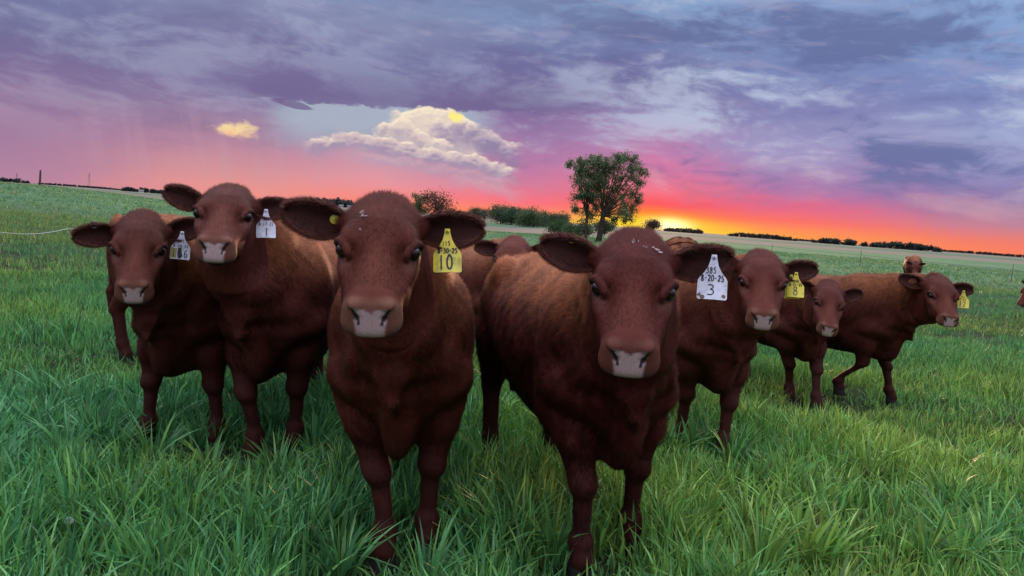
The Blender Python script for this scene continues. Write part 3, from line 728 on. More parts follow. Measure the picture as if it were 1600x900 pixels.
def make_field(xs, ys, zs):
    F = Field(xs, ys, zs)
    # ---- trunk, lofted from its profile
    px = [-.86, -.82, -.74, -.60, -.45, -.25, 0.0, .20, .35, .48, .58, .66, .70]
    top = [.98, 1.05, 1.09, 1.115, 1.12, 1.10, 1.09, 1.10, 1.115, 1.08, 1.02, .94, .86]
    bot = [.86, .78, .66, .58, .52, .47, .44, .43, .42, .40, .42, .50, .62]
    wid = [.04, .10, .19, .245, .27, .30, .315, .29, .245, .215, .17, .12, .05]
    px, top, bot, wid = smooth_profile(px, top, bot, wid)
    def trunk(X, Y, Z):
        t = np.interp(X, px, top).astype(f32); b = np.interp(X, px, bot).astype(f32); w = np.interp(X, px, wid).astype(f32)
        zc = (t + b) / 2; a = (t - b) / 2
        zz = (Z - zc) / a
        nb = (.16 + .46 * sm(X, .12, .50)).astype(f32)                 # the chest closes to a keel between the forelegs
        wl = w * (1 - .22 * np.clip(zz, 0, 1) ** 2 - nb * np.clip(-zz, 0, 1) ** 1.4)
        n = (np.abs(Y / wl) ** 2.3 + np.abs(zz) ** 2.3) ** (1 / 2.3)
        return (n - 1) * np.minimum(w, a)
    F.add((-.9, 0, .35), (.75, .35, 1.2), trunk, .03)
    # hindquarters
    F.ell((-.60, .15, .80), (.21, .12, .27), .08)
    F.ell((-.47, .20, 1.03), (.07, .05, .06), .07)                   # hook bone
    F.ell((-.80, .07, 1.01), (.05, .05, .06), .06)
    F.cone((-.58, .17, .66), (-.68, .165, .45), .125, .058, .07)
    F.cone((-.69, .165, .46), (-.72, .16, .40), .054, .050, .03)
    F.cone((-.715, .16, .40), (-.665, .155, .16), .045, .040, .03)
    F.ell((-.66, .155, .135), (.047, .045, .045), .02)
    F.cone((-.66, .155, .13), (-.625, .155, .06), .038, .044, .02)
    # forequarters
    F.ell((.40, .155, .82), (.13, .11, .25), .07)
    F.ell((.56, .135, .69), (.095, .085, .10), .07)                  # point of the shoulder
    F.ell((.36, .17, .60), (.11, .085, .13), .06)
    F.cone((.46, .150, .66), (.475, .128, .38), .116, .054, .06)
    F.ell((.50, .142, .54), (.074, .078, .10), .03)
    F.ell((.486, .122, .345), (.054, .056, .056), .018)               # knee
    F.cone((.475, .118, .31), (.47, .110, .15), .037, .031, .018)
    F.ell((.470, .110, .125), (.047, .046, .040), .016)
    F.cone((.472, .110, .13), (.50, .110, .06), .038, .045, .02)
    # brisket and dewlap
    F.ell((.58, 0, .50), (.11, .044, .10), .05)
    F.ell((.63, 0, .62), (.08, .075, .13), .06)
    # neck
    F.cone((.34, .04, .98), (.82, .02, 1.13), .15, .095, .06)
    F.cone((.42, .03, .86), (.83, .02, 1.05), .19, .105, .08)
    F.cone((.56, .02, .72), (.88, .01, 1.00), .15, .085, .08)
    F.ell((.70, .098, .66), (.07, .040, .13), .05, None, True)       # hollow between neck and shoulder point
    F.cone((.86, 0, .98), (.70, 0, .74), .024, .030, .06)
    F.cone((.70, 0, .74), (.655, 0, .46), .028, .026, .06)
    F.cone((.60, .085, .60), (.85, .050, 1.00), .040, .040, .045)
    # tail
    F.cone((-.84, 0, 1.06), (-.90, 0, .94), .030, .024, .03)
    F.cone((-.90, 0, .94), (-.885, 0, .50), .022, .016, .02)
    F.cone((-.885, 0, .50), (-.88, 0, .34), .034, .018, .03)
    # ---- skull, lofted along the face
    ps = [-.05, -.02, .03, .08, .13, .18, .23, .28, .33, .38, .42, .455, .480]
    pt = [-.04, -.005, .030, .044, .047, .042, .032, .023, .016, .010, .004, -.004, -.014]
    pb = [-.12, -.150, -.175, -.195, -.205, -.205, -.192, -.170, -.142, -.116, -.108, -.104, -.096]
    ph = [.050, .078, .101, .113, .118, .116, .103, .094, .087, .082, .081, .078, .070]
    ps, pt, pb, ph = smooth_profile(ps, pt, pb, ph)
    def skull(X, Y, Z):
        dx, dz = X - N1[0], Z - N1[2]
        s = (HA[0] * dx + HA[2] * dz); w = (HW[0] * dx + HW[2] * dz)
        t = np.interp(s, ps, pt); b = np.interp(s, ps, pb); h = np.interp(s, ps, ph)
        wc = t - (t - b) * .42; au = t - wc; ad = wc - b
        q = (w - wc); q = np.where(q > 0, q / au, q / ad)
        mz = sm(s, .33, .42).astype(f32); br = (sm(s, .19, .26) * (1 - mz)).astype(f32)
        hh = h * (1 - .30 * (1 - mz) * np.clip(-q, 0, 1) ** 1.5 - (.06 + .26 * mz + .48 * br) * np.clip(q, 0, 1) ** 1.5 + .05 * mz * np.clip(-q, 0, 1))
        ex = 2.5 + 1.3 * mz
        n = (np.abs(Y / hh) ** ex + np.abs(q) ** ex) ** (1 / ex)
        a = (n - 1) * np.minimum(h, ad) * .9
        # the muzzle ends in a slanting, slightly rounded plane
        e = (s - .455) * .93 + (w + .05) * .36 + 2.6 * Y * Y
        e = np.maximum(e, -.04 - s)
        k = .030; hgt = np.maximum(k - np.abs(a - e), 0) / k
        return (np.maximum(a, e) + hgt * hgt * k * .25).astype(f32)
    F.add((.68, 0, .68), (1.36, .16, 1.34), skull, .03)
    def hell(c, r, k, cut=False): F.ell(H(*c), r, k, HAX, cut)
    def hcone(a, b, ra, rb, k, cut=False): F.cone(H(*a), H(*b), ra, rb, k, cut)
    hell((.00, 0, -.015), (.07, .085, .040), .04)                    # poll dome
    hell((.176, .090, .006), (.044, .024, .018), .030)               # brow
    hell((.27, .068, -.105), (.09, .030, .060), .03)                 # cheek
    hell((.215, .088, -.055), (.06, .026, .030), .03)
    hell((.412, .054, -.080), (.030, .024, .026), .02)               # upper lip pads
    hell((.350, 0, -.128), (.062, .050, .026), .012)                 # lower lip and chin
    hcone((.450, 0, -.112), (.425, .070, -.110), .004, .005, .008, True)   # mouth line
    hcone((.425, .070, -.110), (.345, .090, -.104), .005, .004, .008, True)
    # nostrils: comma-shaped pits, wings above them
    hell((.424, .044, -.012), (.018, .018, .010), .012)
    hcone((.470, .029, -.054), (.453, .037, -.040), .0070, .0120, .004, True)
    hcone((.453, .038, -.038), (.445, .049, -.018), .0120, .0045, .004, True)
    # eye: shallow hollow in front, socket, thin lids
    hell((.268, .086, .000), (.042, .020, .022), .030, True)
    hell((.212, .122, -.010), (.029, .029, .021), .008, True)
    for k in range(12):
        a0, a1 = [2 * math.pi * j / 12 for j in (k, k + 1)]
        def pt_(a): return (.210 + .028 * math.cos(a), .1020 - .021 * math.cos(a) - (.003 if math.sin(a) < 0 else 0), -.012 + .0195 * math.sin(a))
        hcone(pt_(a0), pt_(a1), .0042 + (.0034 if math.sin(a0) > .1 else 0), .0042 + (.0034 if math.sin(a1) > .1 else 0), .012)
    # ear root
    hcone((.045, .070, -.045), (.035, .110, -.050), .040, .028, .045)
    # hoof cut flat at the ground is left to the hooves (children)
    return F

def surface_nets(F):
    f = np.concatenate([F.f[:, :0:-1], F.f], axis=1)
    ys = np.concatenate([-F.ys[:0:-1], F.ys]); xs, zs = F.xs, F.zs
    g = f < 0; nx, ny, nz = f.shape
    cnt = np.zeros((nx - 1, ny - 1, nz - 1), np.int8)
    for a in (0, 1):
        for b in (0, 1):
            for c in (0, 1): cnt += g[a:nx - 1 + a, b:ny - 1 + b, c:nz - 1 + c]
    I, J, K = np.nonzero((cnt > 0) & (cnt < 8))
    P = np.zeros((len(I), 3)); N = np.zeros(len(I))
    co = [(a, b, c) for a in (0, 1) for b in (0, 1) for c in (0, 1)]
    for p in co:
        for ax in range(3):
            if p[ax]: continue
            q = list(p); q[ax] = 1
            fa = f[I + p[0], J + p[1], K + p[2]]; fb = f[I + q[0], J + q[1], K + q[2]]
            m = (fa < 0) != (fb < 0)
            t = np.where(m, fa / np.where(m, fa - fb, 1), 0)
            A = np.stack([xs[I + p[0]], ys[J + p[1]], zs[K + p[2]]], 1).astype(float)
            B = np.stack([xs[I + q[0]], ys[J + q[1]], zs[K + q[2]]], 1).astype(float)
            P += (A + (B - A) * t[:, None]) * m[:, None]; N += m
    P /= N[:, None]
    idx = np.full((nx - 1, ny - 1, nz - 1), -1, np.int64); idx[I, J, K] = np.arange(len(I))
    Q = []
    for ax in range(3):
        sl0 = [slice(None)] * 3; sl1 = [slice(None)] * 3
        sl0[ax] = slice(0, -1); sl1[ax] = slice(1, None)
        a = g[tuple(sl0)]; b = g[tuple(sl1)]
        i, j, k = np.nonzero(a != b)
        s = a[i, j, k]
        e = [i, j, k]; u, v = (ax + 1) % 3, (ax + 2) % 3
        lim = (nx, ny, nz)
        ok = (e[u] > 0) & (e[v] > 0) & (e[u] < lim[u] - 1) & (e[v] < lim[v] - 1)
        i, j, k, s = i[ok], j[ok], k[ok], s[ok]; e = [i, j, k]
        def at_(du, dv):
            q = [x.copy() for x in e]; q[u] -= du; q[v] -= dv
            return idx[q[0], q[1], q[2]]
        q = np.stack([at_(1, 1), at_(0, 1), at_(0, 0), at_(1, 0)], 1)
        q[~s] = q[~s][:, ::-1]
        Q.append(q)
    return P, np.concatenate(Q)

def grid_axes(fine=.0045, mid=.012):
    xs = np.concatenate([np.arange(-.98, .70, mid), np.arange(.70, 1.34, fine)])
    ys = np.concatenate([np.arange(0, .17, fine), np.arange(.17 + mid * .6, .40, mid)])
    zs = np.concatenate([np.arange(-.03, .74, mid), np.arange(.74, 1.34, fine)])
    return xs, ys, zs

# ---- posing: every function takes canonical points, so hair, eyes, hooves and tags follow the skin
def rotz(p, a, c):
    d = p - c; ca, sa = np.cos(a), np.sin(a)
    return np.stack([ca * d[:, 0] - sa * d[:, 1], sa * d[:, 0] + ca * d[:, 1], d[:, 2]], 1) + c
def roty(p, a, c):                                              # a > 0 lifts the nose
    d = p - c; ca, sa = np.cos(a), np.sin(a)
    return np.stack([ca * d[:, 0] - sa * d[:, 2], d[:, 1], sa * d[:, 0] + ca * d[:, 2]], 1) + c
def rotx(p, a, c):
    d = p - c; ca, sa = np.cos(a), np.sin(a)
    return np.stack([d[:, 0], ca * d[:, 1] - sa * d[:, 2], sa * d[:, 1] + ca * d[:, 2]], 1) + c

def head_weight(p):
    d = p - N1
    q = d[:, 0] * .915 - d[:, 2] * .40
    zt = np.interp(p[:, 0], [.70, .95], [.98, .70])
    return sm(q, -.15, .02) * sm(p[:, 2] - zt, -.14, .06) * sm(p[:, 0], .58, .80)
def neck_weight(p):
    d = p - N0; t = (d[:, 0] * .843 + d[:, 2] * .538) / .558
    return np.maximum(sm(t, -.12, .85), head_weight(p))

D2R = math.pi / 180
def pose(p, c, is_head=False):
    p = np.array(p, float)
    w = np.ones(len(p)) if is_head else None
    wh = w if is_head else head_weight(p); wn = w if is_head else neck_weight(p)
    # build
    hs = c.get('head', 1.0); s_, _, _ = toH(p)
    p = p + HA * (np.maximum(s_ - .20, 0) * c.get('long', .06) * wh)[:, None]
    p = p + (p - N1) * ((hs - 1) * wh)[:, None]
    p[:, 1] *= 1 + (c.get('face', 1.0) - 1) * wh
    p[:, 1] *= 1 + (c.get('width', 1.0) - 1) * (1 - wn) * sm(p[:, 2], .3, .6)
    low = (1 - wn) * sm(.8 - p[:, 2], 0, .4) * sm(p[:, 2], .30, .5) * np.exp(-((p[:, 0] + .05) / .38) ** 2) * np.exp(-(p[:, 1] / .3) ** 2)
    p[:, 2] -= c.get('belly', 0) * low
    # legs: (forward, sideways, lift, knee forward) for front left/right, hind left/right
    for key, fx, sy in (('fl', 1, 1), ('fr', 1, -1), ('hl', -1, 1), ('hr', -1, -1)):
        L = c.get(key)
        if L is None: continue
        m = sm(p[:, 0] * fx, *((.02, .24) if fx > 0 else (.22, .44))) * (p[:, 1] * sy > .0)
        if fx > 0: m = m * (1 - sm(p[:, 0], .55, .68))
        z = p[:, 2]; g = sm(.72 - z, 0, .64) * m * sm(p[:, 1] * sy, 0, .07) * (1 - wn)
        kn = np.exp(-((z - .34) / .15) ** 2) * m * (1 - wn)
        p[:, 0] += L[0] * g + L[3] * kn
        p[:, 1] += L[1] * g
        p[:, 2] += L[2] * sm(.45 - z, 0, .35) * m
    # head about the poll, then neck about its root
    hy, hp, hr = c.get('hyaw', 0) * D2R, c.get('hpitch', 0) * D2R, c.get('hroll', 0) * D2R
    ny, np_ = c.get('nyaw', 0) * D2R, c.get('npitch', 0) * D2R
    p = rotx(p, wh * hr, N1); p = roty(p, wh * hp, N1); p = rotz(p, wh * hy, N1)
    p = roty(p, wn * np_, N0); p = rotz(p, wn * ny, N0)
    # body bend: the rump swings round the withers
    b = c.get('bend', 0) * D2R
    if b: p = rotz(p, b * sm(-p[:, 0], -.3, .7), np.array([.2, 0, 0]))
    # world: scale, heading (0 = straight at the viewer), place
    p = p * c.get('scale', 1.0); p[:, 0] -= .45 * c.get('scale', 1.0)
    p = rotz(p, np.full(len(p), (-90 + c.get('turn', 0)) * D2R), np.zeros(3))
    return p + np.array([c['x'], c['y'], c.get('z', 0.0)])

# ---- colour of the coat, from canonical position
def coat_colour(p, ringk, base, bleach=1.0):
    n = len(p); s, v, w = toH(p); inhead = head_weight(p) > .6
    av = np.abs(v)
    c = np.tile(np.array(base), (n, 1))
    wob = np.sin(p[:, 0] * 17 + 3 * np.sin(p[:, 2] * 13)) * np.sin(p[:, 2] * 15 + p[:, 1] * 11)
    c = c * (1 + .12 * wob)[:, None] * np.where(inhead, 1.0, .80)[:, None]
    def mixto(m, col):
        nonlocal c
        m = np.clip(m, 0, 1)[:, None]; c = c * (1 - m) + np.array(col) * m
    # warm light from above painted into the longer hair along back and neck crest
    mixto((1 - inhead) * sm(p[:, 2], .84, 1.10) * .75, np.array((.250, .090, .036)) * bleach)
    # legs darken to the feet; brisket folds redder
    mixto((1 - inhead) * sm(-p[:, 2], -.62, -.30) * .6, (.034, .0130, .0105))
    # face: warmer down the nose, paler cheeks and below the eye
    mixto(inhead * np.exp(-((s - .30) / .09) ** 2) * np.exp(-(v / .05) ** 2) * .6, (.140, .046, .026))
    eye = np.sqrt((s - .241) ** 2 + ((av - .097)) ** 2 + (w + .024) ** 2)
    mixto(inhead * np.exp(-(eye / .030) ** 2) * .40, (.170, .090, .066))
    de = np.sqrt((s - .207) ** 2 + (av - .109) ** 2 + (w + .012) ** 2)
    mixto(inhead * sm(-de, -.031, -.026), (.024, .012, .010))
    # tan ring round the nose, dark lip corners, pale nose leather
    ring = inhead * sm(s + .25 * np.abs(v), .405, .432)
    mixto(ring * ringk, (.190, .094, .058))
    mixto(inhead * sm(s, .36, .42) * sm(-w, .072, .094) * sm(av, .036, .058) * .85, (.075, .062, .062))
    mixto(inhead * sm(-w, .096, .104) * sm(s, .30, .38), (.024, .016, .015))
    pad = padmask(p)
    mixto(pad, (.46, .350, .315)); mixto(pad * sm(-w, .070, .100) * .45, (.26, .18, .16))
    dn = nostril(v, w)
    mixto(inhead * (s > .41) * sm(-dn, -.0080, -.0055), (.016, .011, .012))
    return c
def nostril(v, w):                                               # distance to the slit, seen from the front
    a = np.array([.031, -.053]); d = np.array([.017, .034]); x, y = np.abs(v) - a[0], w - a[1]
    t = np.clip((x * d[0] + y * d[1]) / (d @ d), 0, 1); return np.hypot(x - t * d[0], y - t * d[1]) * (1 + .9 * np.abs(t - .45))
def padmask(p):
    s, v, w = toH(p); av = np.abs(v)
    front = sm((s - .455) * .93 + (w + .05) * .36 + 2.6 * v * v, -.030, -.022)
    jit = .0009 * np.sin(v * 300 + 3 * np.sin(w * 200)) + .0006 * np.sin(w * 350 + v * 160); top = -.021 + .007 * sm(av, .0, .050) - .004 * np.exp(-(v / .006) ** 2) + jit
    side = np.interp(w, [-.12, -.09, -.05, -.03, 0], [.034, .037, .041, .045, .047])
    return front * sm(top - w, -.006, .005) * sm(side + jit - av, -.006, .005) * sm(w, -.100, -.090) * (s > .38)

def fur_params(p, shag=1.0):
    """hair density weight, length, lift, messiness, flow direction at canonical points"""
    n = len(p); s, v, w = toH(p); ih = head_weight(p); av = np.abs(v)
    head = ih > .5
    L = np.where(head, .013, .022 + .010 * sm(p[:, 2], .85, 1.1)); L = np.where((~head) & (p[:, 2] < .45), .012, L)
    pk = head * sm(-s, -.17, -.02) * sm(w, -.08, -.03); L = L + .010 * pk
    muz = head & (s > .37); L = np.where(muz, .0065, L)
    lift = np.where(head, .32, .30); lift = lift + .10 * pk
    mess = np.where(head, .28, .55); mess = mess + .15 * pk; mess = np.where(p[:, 2] < .45, .25, mess)
    d = np.zeros((n, 3)); d[:, 0] = -1; d[:, 2] = -.55
    leg = p[:, 2] < .48; d[leg] = (-.15, 0, -1)
    up = sm(p[:, 2], 1.0, 1.1)[:, None]; d = d * (1 - up) + np.array([-1, 0, .15]) * up
    wh = H(.12, 0, .04); r = p - wh; r /= np.linalg.norm(r, axis=1)[:, None] + 1e-6
    d = np.where(head[:, None], r, d)
    # locks: neighbouring hair leans the same way
    k1 = np.sin(p[:, 0] * 61 + 2.3 * np.sin(p[:, 2] * 47)) ; k2 = np.sin(p[:, 2] * 67 + 2.1 * np.sin(p[:, 0] * 53 + p[:, 1] * 31)); k3 = np.sin(p[:, 1] * 71 + 1.7 * np.sin(p[:, 2] * 39))
    lock = np.where(head, .16, .50 * shag)[:, None]; lock = np.where(leg[:, None], .1, lock)
    d = d + lock * np.stack([k1, k3, k2], 1)
    de = np.sqrt((s - .207) ** 2 + (av - .109) ** 2 + (w + .012) ** 2)
    dn = np.where(s > .41, nostril(v, w), 1)
    W = np.where(head, 1.7, 1.0) * (1 - padmask(p)) * sm(de, .024, .029) * np.where(head & (dn < .010), 0, 1) * np.where(p[:, 2] < .06, 0, 1)
    W = np.where(head & (s > .36) & (w < -.098) & (w > -.118), 0, W)
    W = np.where(muz, W * .8, W)
    return W, L, lift, mess, d

# ---- ear: a cupped leaf, built round its root, then carried by the head
def ear_shape(side, e, b, tw, size=1.0):
    """e: degrees raised, b: degrees swept back, tw: degrees the opening is tipped down"""
    up = -.7071 * HA + .7071 * HW; fw = .7071 * HA + .7071 * HW; out = np.array([0, side, 0.])
    e, b, tw = R(e), R(b), R(tw)
    Ld = out * math.cos(e) * math.cos(b) + up * math.sin(e) - fw * math.sin(b) * math.cos(e); Ld /= np.linalg.norm(Ld)
    Fd = fw * math.cos(tw) - up * math.sin(tw); Fd = Fd - Ld * (Fd @ Ld); Fd /= np.linalg.norm(Fd)
    Wd = np.cross(Fd, Ld) * side
    B = H(.045, side * .100, -.050)
    return B, Ld, Fd, Wd
EU = [0, .12, .3, .5, .7, .85, .94, 1.0]; EWD = [.028, .038, .051, .054, .047, .035, .023, .0]
def ear_pt(fr, u, x, layer, size=1.0):
    B, Ld, Fd, Wd = fr; Lg = .205 * size
    w = np.interp(u, EU, EWD) * size
    # the lower edge bellies out more than the upper
    xs = x * np.where(x < 0, 1.10, .90)
    cup = (.030 * (1 - u) ** 1.3 + .012) * size
    th = .0045 + .006 * (1 - u)
    dep = -cup * (1 - x ** 2) + .018 * size * x ** 2 * (1 - u) - layer * th * np.sqrt(np.maximum(1 - x ** 2, 0))
    bend = -.030 * size * u ** 2
    return B + Ld * (Lg * u)[:, None] + Wd * (xs * w)[:, None] + Fd * dep[:, None] + np.cross(Ld, Fd) * 0 + (-.7071 * HW + .7071 * HA) * (-bend * 0)[:, None]
def ear_mesh(fr, size):
    nu, nv = 22, 15
    U = 1 - np.linspace(1, 0, nu) ** 1.5; X = np.sin(np.linspace(-1, 1, nv) * math.pi / 2)
    uu, xx = np.meshgrid(U, X, indexing='ij'); uu, xx = uu.ravel(), xx.ravel()
    A = ear_pt(fr, uu, xx, 0, size); Bk = ear_pt(fr, uu, xx, 1, size)
    i, j = np.meshgrid(np.arange(nu - 1), np.arange(nv - 1), indexing='ij'); a = (i * nv + j).ravel()
    q = np.stack([a, a + 1, a + nv + 1, a + nv], 1)
    return np.concatenate([A, Bk]), np.concatenate([q, (q + nu * nv)[:, ::-1]]), np.concatenate([uu, uu]), np.concatenate([xx, xx]), nu * nv

M_COAT = material('red_coat', tint=True, rough=.62, spec=.07)
M_SKIN = material('nose_leather', tint=True, rough=.38, spec=.5, bump=(420, .35, .0015), mult=(160, .86, 1.08))
M_EYE = material('eye_dark', (.010, .007, .006), .16, .32, coatw=.12)
M_HOOF = material('hoof_horn', (.014, .012, .011), .75, .2, mult=(30, .7, 1.3))

def strands(P0, nrm, W, params, n, pose_fn, rg, cam_pos, wid, colors, cull=-.35):
    """hair: P0 surface points (canonical), nrm canonical normals"""
    _, L, lift, mess, d = params
    d = d + rg.normal(0, 1, (n, 3)) * mess[:, None] * .6
    t = d - nrm * np.sum(d * nrm, 1)[:, None]; t /= np.linalg.norm(t, axis=1)[:, None] + 1e-6
    lf = lift * rg.uniform(.5, 1.6, n)
    L = L * rg.uniform(.6, 1.3, n)
    dirv = t * np.cos(lf)[:, None] + nrm * np.sin(lf)[:, None]
    side = np.cross(dirv, nrm); side /= np.linalg.norm(side, axis=1)[:, None] + 1e-6
    base = P0 - nrm * .0015
    a = base - side * (wid * .5)[:, None]; b = base + side * (wid * .5)[:, None]
    tip = base + dirv * L[:, None]
    allp = pose_fn(np.concatenate([a, b, tip, P0 + nrm * .004, P0]))
    a, b, tip, q, p = np.split(allp, 5)
    nn = q - p; nn /= np.linalg.norm(nn, axis=1)[:, None] + 1e-9
    view = cam_pos - p; view /= np.linalg.norm(view, axis=1)[:, None]
    keep = np.sum(view * nn, 1) > cull
    a, b, tip, nn = a[keep], b[keep], tip[keep], nn[keep]; col = colors[keep]
    m = len(a)
    dv = tip - (a + b) / 2; dv /= np.linalg.norm(dv, axis=1)[:, None] + 1e-9
    nt_ = nn * .9 + dv * .25 + rg.normal(0, .16, (m, 3)); nt_ /= np.linalg.norm(nt_, axis=1)[:, None]
    V = np.stack([a, b, tip], 1).reshape(-1, 3); NN = np.stack([nn * .85 + nt_ * .15, nn * .85 + nt_ * .15, nt_], 1).reshape(-1, 3)
    NN /= np.linalg.norm(NN, axis=1)[:, None]
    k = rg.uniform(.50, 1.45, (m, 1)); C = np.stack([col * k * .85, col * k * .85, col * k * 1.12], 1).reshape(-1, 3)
    return V, NN, C, np.arange(m * 3).reshape(-1, 3)

def tri_normals(V, Q):
    n = np.cross(V[Q[:, 2]] - V[Q[:, 0]], V[Q[:, 3]] - V[Q[:, 1]]); return n
def vert_normals(V, Q):
    fn = tri_normals(V, Q); vn = np.zeros_like(V)
    for k in range(4): np.add.at(vn, Q[:, k], fn)
    return vn / (np.linalg.norm(vn, axis=1)[:, None] + 1e-12), fn

_field = make_field(*grid_axes()); CV, CQ = surface_nets(_field)
CN, CFN = vert_normals(CV, CQ)
def folds(V, Nn):
    x, y, z = V[:, 0], np.abs(V[:, 1]), V[:, 2]; nh = 1 - head_weight(V)
    neck = nh * sm(x, .42, .62) * sm(z, .55, .75)                 # loose skin of neck and breast
    d = .0055 * np.sin(46 * (x * .55 + z * .75) + 3.0 * np.sin(9 * z + 5 * y)) * neck
    side = nh * sm(y, .10, .22) * sm(z, .50, .65) * (1 - sm(z, .98, 1.08)) * (1 - sm(x, .10, .30)) * sm(x, -.40, -.25)
    d += .0040 * np.sin(58 * x + 4 * z) * side                    # a hint of ribs
    d += .0050 * np.sin(13 * x + 2 * np.sin(9 * z)) * np.sin(12 * z + 6 * y) * nh * sm(z, .45, .6)
    d += .0100 * np.exp(-((x - .30 - .25 * (z - .8)) / .035) ** 2) * -1 * nh * sm(y, .12, .22) * sm(z, .55, .7) * (1 - sm(z, 1.0, 1.08))   # edge of the shoulder blade
    d += -.008 * np.exp(-((z - .60 + .3 * (x - .5)) / .025) ** 2) * nh * sm(x, .35, .5) * sm(y, .05, .1)
    return V + Nn * d[:, None]
CV = folds(CV, CN); CN, CFN = vert_normals(CV, CQ)
_lo = make_field(*grid_axes(.012, .03)); LV, LQ = surface_nets(_lo); LN, LFN = vert_normals(LV, LQ)
CAREA = np.linalg.norm(CFN, axis=1) / 2; CCEN = CV[CQ].mean(1)

# ---- handwriting, as strokes
GL = {'0': [[(.5, 1), (.12, .8), (.05, .45), (.2, .08), (.5, 0), (.82, .12), (.95, .5), (.85, .85), (.5, 1)]], '1': [[(.5, 1), (.5, 0)]],
      '2': [[(.1, .8), (.35, 1), (.75, .95), (.85, .7), (.5, .35), (.1, .03), (.5, .05), (.92, .04)]], '3': [[(.1, .92), (.5, 1), (.85, .85), (.75, .62), (.4, .52), (.8, .45), (.95, .22), (.6, .0), (.05, .04)]],
      '5': [[(.85, 1), (.25, 1), (.18, .58), (.55, .65), (.88, .42), (.75, .1), (.4, 0), (.08, .1)]], '6': [[(.75, 1), (.35, .75), (.1, .35), (.25, .03), (.65, 0), (.88, .22), (.65, .48), (.2, .35)]],
      '7': [[(.08, .97), (.9, 1), (.5, .45), (.35, 0)]], '8': [[(.5, .54), (.15, .72), (.25, .96), (.6, 1), (.85, .8), (.65, .58), (.25, .42), (.08, .2), (.3, 0), (.7, .02), (.92, .22), (.75, .45), (.5, .54)]],
      'S': [[(.9, .9), (.5, 1), (.15, .82), (.3, .58), (.75, .42), (.85, .15), (.5, 0), (.1, .1)]], '-': [[(.15, .48), (.8, .52)]], '.': [[(.4, .0), (.55, .03)]], ' ': [], 'R': [[(.15, 0), (.15, 1), (.7, .95), (.75, .65), (.2, .5), (.85, 0)]]}
def ribbon(pts, w):
    p = np.array(pts, float)
    if len(p) > 2:                                               # round the strokes off
        t = np.arange(len(p)); f = np.linspace(0, len(p) - 1, (len(p) - 1) * 4 + 1)
        q = np.stack([np.interp(f, t, p[:, i]) for i in range(2)], 1); k = np.array([.25, .5, .25])
        for _ in range(3): q[1:-1] = q[:-2] * .25 + q[1:-1] * .5 + q[2:] * .25
        p = q
    d = np.gradient(p, axis=0); d /= np.linalg.norm(d, axis=1)[:, None] + 1e-9; nn = np.stack([-d[:, 1], d[:, 0]], 1) * w / 2
    V = np.concatenate([p + nn, p - nn]); n = len(p)
    F = np.array([[i, i + 1, n + i + 1, n + i] for i in range(n - 1)])
    return V, F
def writing(lines):
    """lines: (text, centre x, base y, glyph height, advance, stroke width) on the tag plane"""
    out = []; rg = np.random.default_rng(3)
    for text, cx, by, h, adv, sw in lines:
        for i, ch in enumerate(text):
            x0 = cx + (i - (len(text) - 1) / 2) * adv - adv * .38
            for st in GL[ch]:
                out.append(ribbon([(x0 + (a + rg.normal(0, .02)) * adv * .76, by + b * h + rg.normal(0, h * .02)) for a, b in st], sw * rg.uniform(.85, 1.1)))
    V, F = merge(out); return V, F

def dirty_tag(name, col, dirt):
    m = bpy.data.materials.new(name); m.use_nodes = True; nt = NT(m.node_tree); m.node_tree.nodes.clear()
    t = nt.node('ShaderNodeTexCoord'); n = nt.noise(t.outputs['Object'], 38, 6, .7); n2 = nt.noise(t.outputs['Object'], 9, 3, .6)
    c = nt.mix(nt.smooth(n * .6 + n2 * .4, .42, .66) * .85, (*col, 1), (*dirt, 1))
    p = nt.node('ShaderNodeBsdfPrincipled'); nt.put(p.inputs['Base Color'], c); p.inputs['Roughness'].default_value = .45
    o = nt.node('ShaderNodeOutputMaterial'); m.node_tree.links.new(p.outputs[0], o.inputs[0]); return m
M_YTAG = dirty_tag('yellow_tag_plastic', (.72, .66, .05), (.34, .33, .06)); M_WTAG = dirty_tag('white_tag_plastic', (.60, .66, .70), (.32, .31, .30))
M_INK = material('marker_ink', (.012, .012, .02), .5, .3); M_OLD = material('faded_ink', (.30, .30, .08), .6, .3)

def plate(outline, t):
    """solid plate in rows, so that it can be bowed: outline is symmetric, top to bottom"""
    ys = [.055, .048, .040, .031, .022, .013, .004, -.003, -.010, -.018, -.026, -.034, -.042, -.050, -.058, -.065, -.070, -.073]
    hw = np.interp(-np.array(ys), [-.055, -.040, -.022, -.004, .010, .018, .068, .072, .073], [.007, .009, .014, .024, .036, .040, .0405, .039, .036])
    nc = 11; V = []
    for side in (1, -1):
        for y, h in zip(ys, hw):
            for k in range(nc): V.append((h * (2 * k / (nc - 1) - 1), y, side * t / 2))
    V = np.array(V); n = len(ys) * nc
    i, j = np.meshgrid(np.arange(len(ys) - 1), np.arange(nc - 1), indexing='ij'); a = (i * nc + j).ravel()
    f = np.stack([a, a + nc, a + nc + 1, a + 1], 1); bk = (f + n)[:, ::-1]
    rim = list(range(nc)) + [r * nc + nc - 1 for r in range(1, len(ys))] + list(range(n - 2, n - nc - 1, -1)) + [r * nc for r in range(len(ys) - 2, 0, -1)]
    rim = np.array(rim); nx = np.roll(rim, -1)
    return V, np.concatenate([f, bk, np.stack([rim, nx, nx + n, rim + n], 1)]), np.zeros((0, 3), int)
TAGO = None

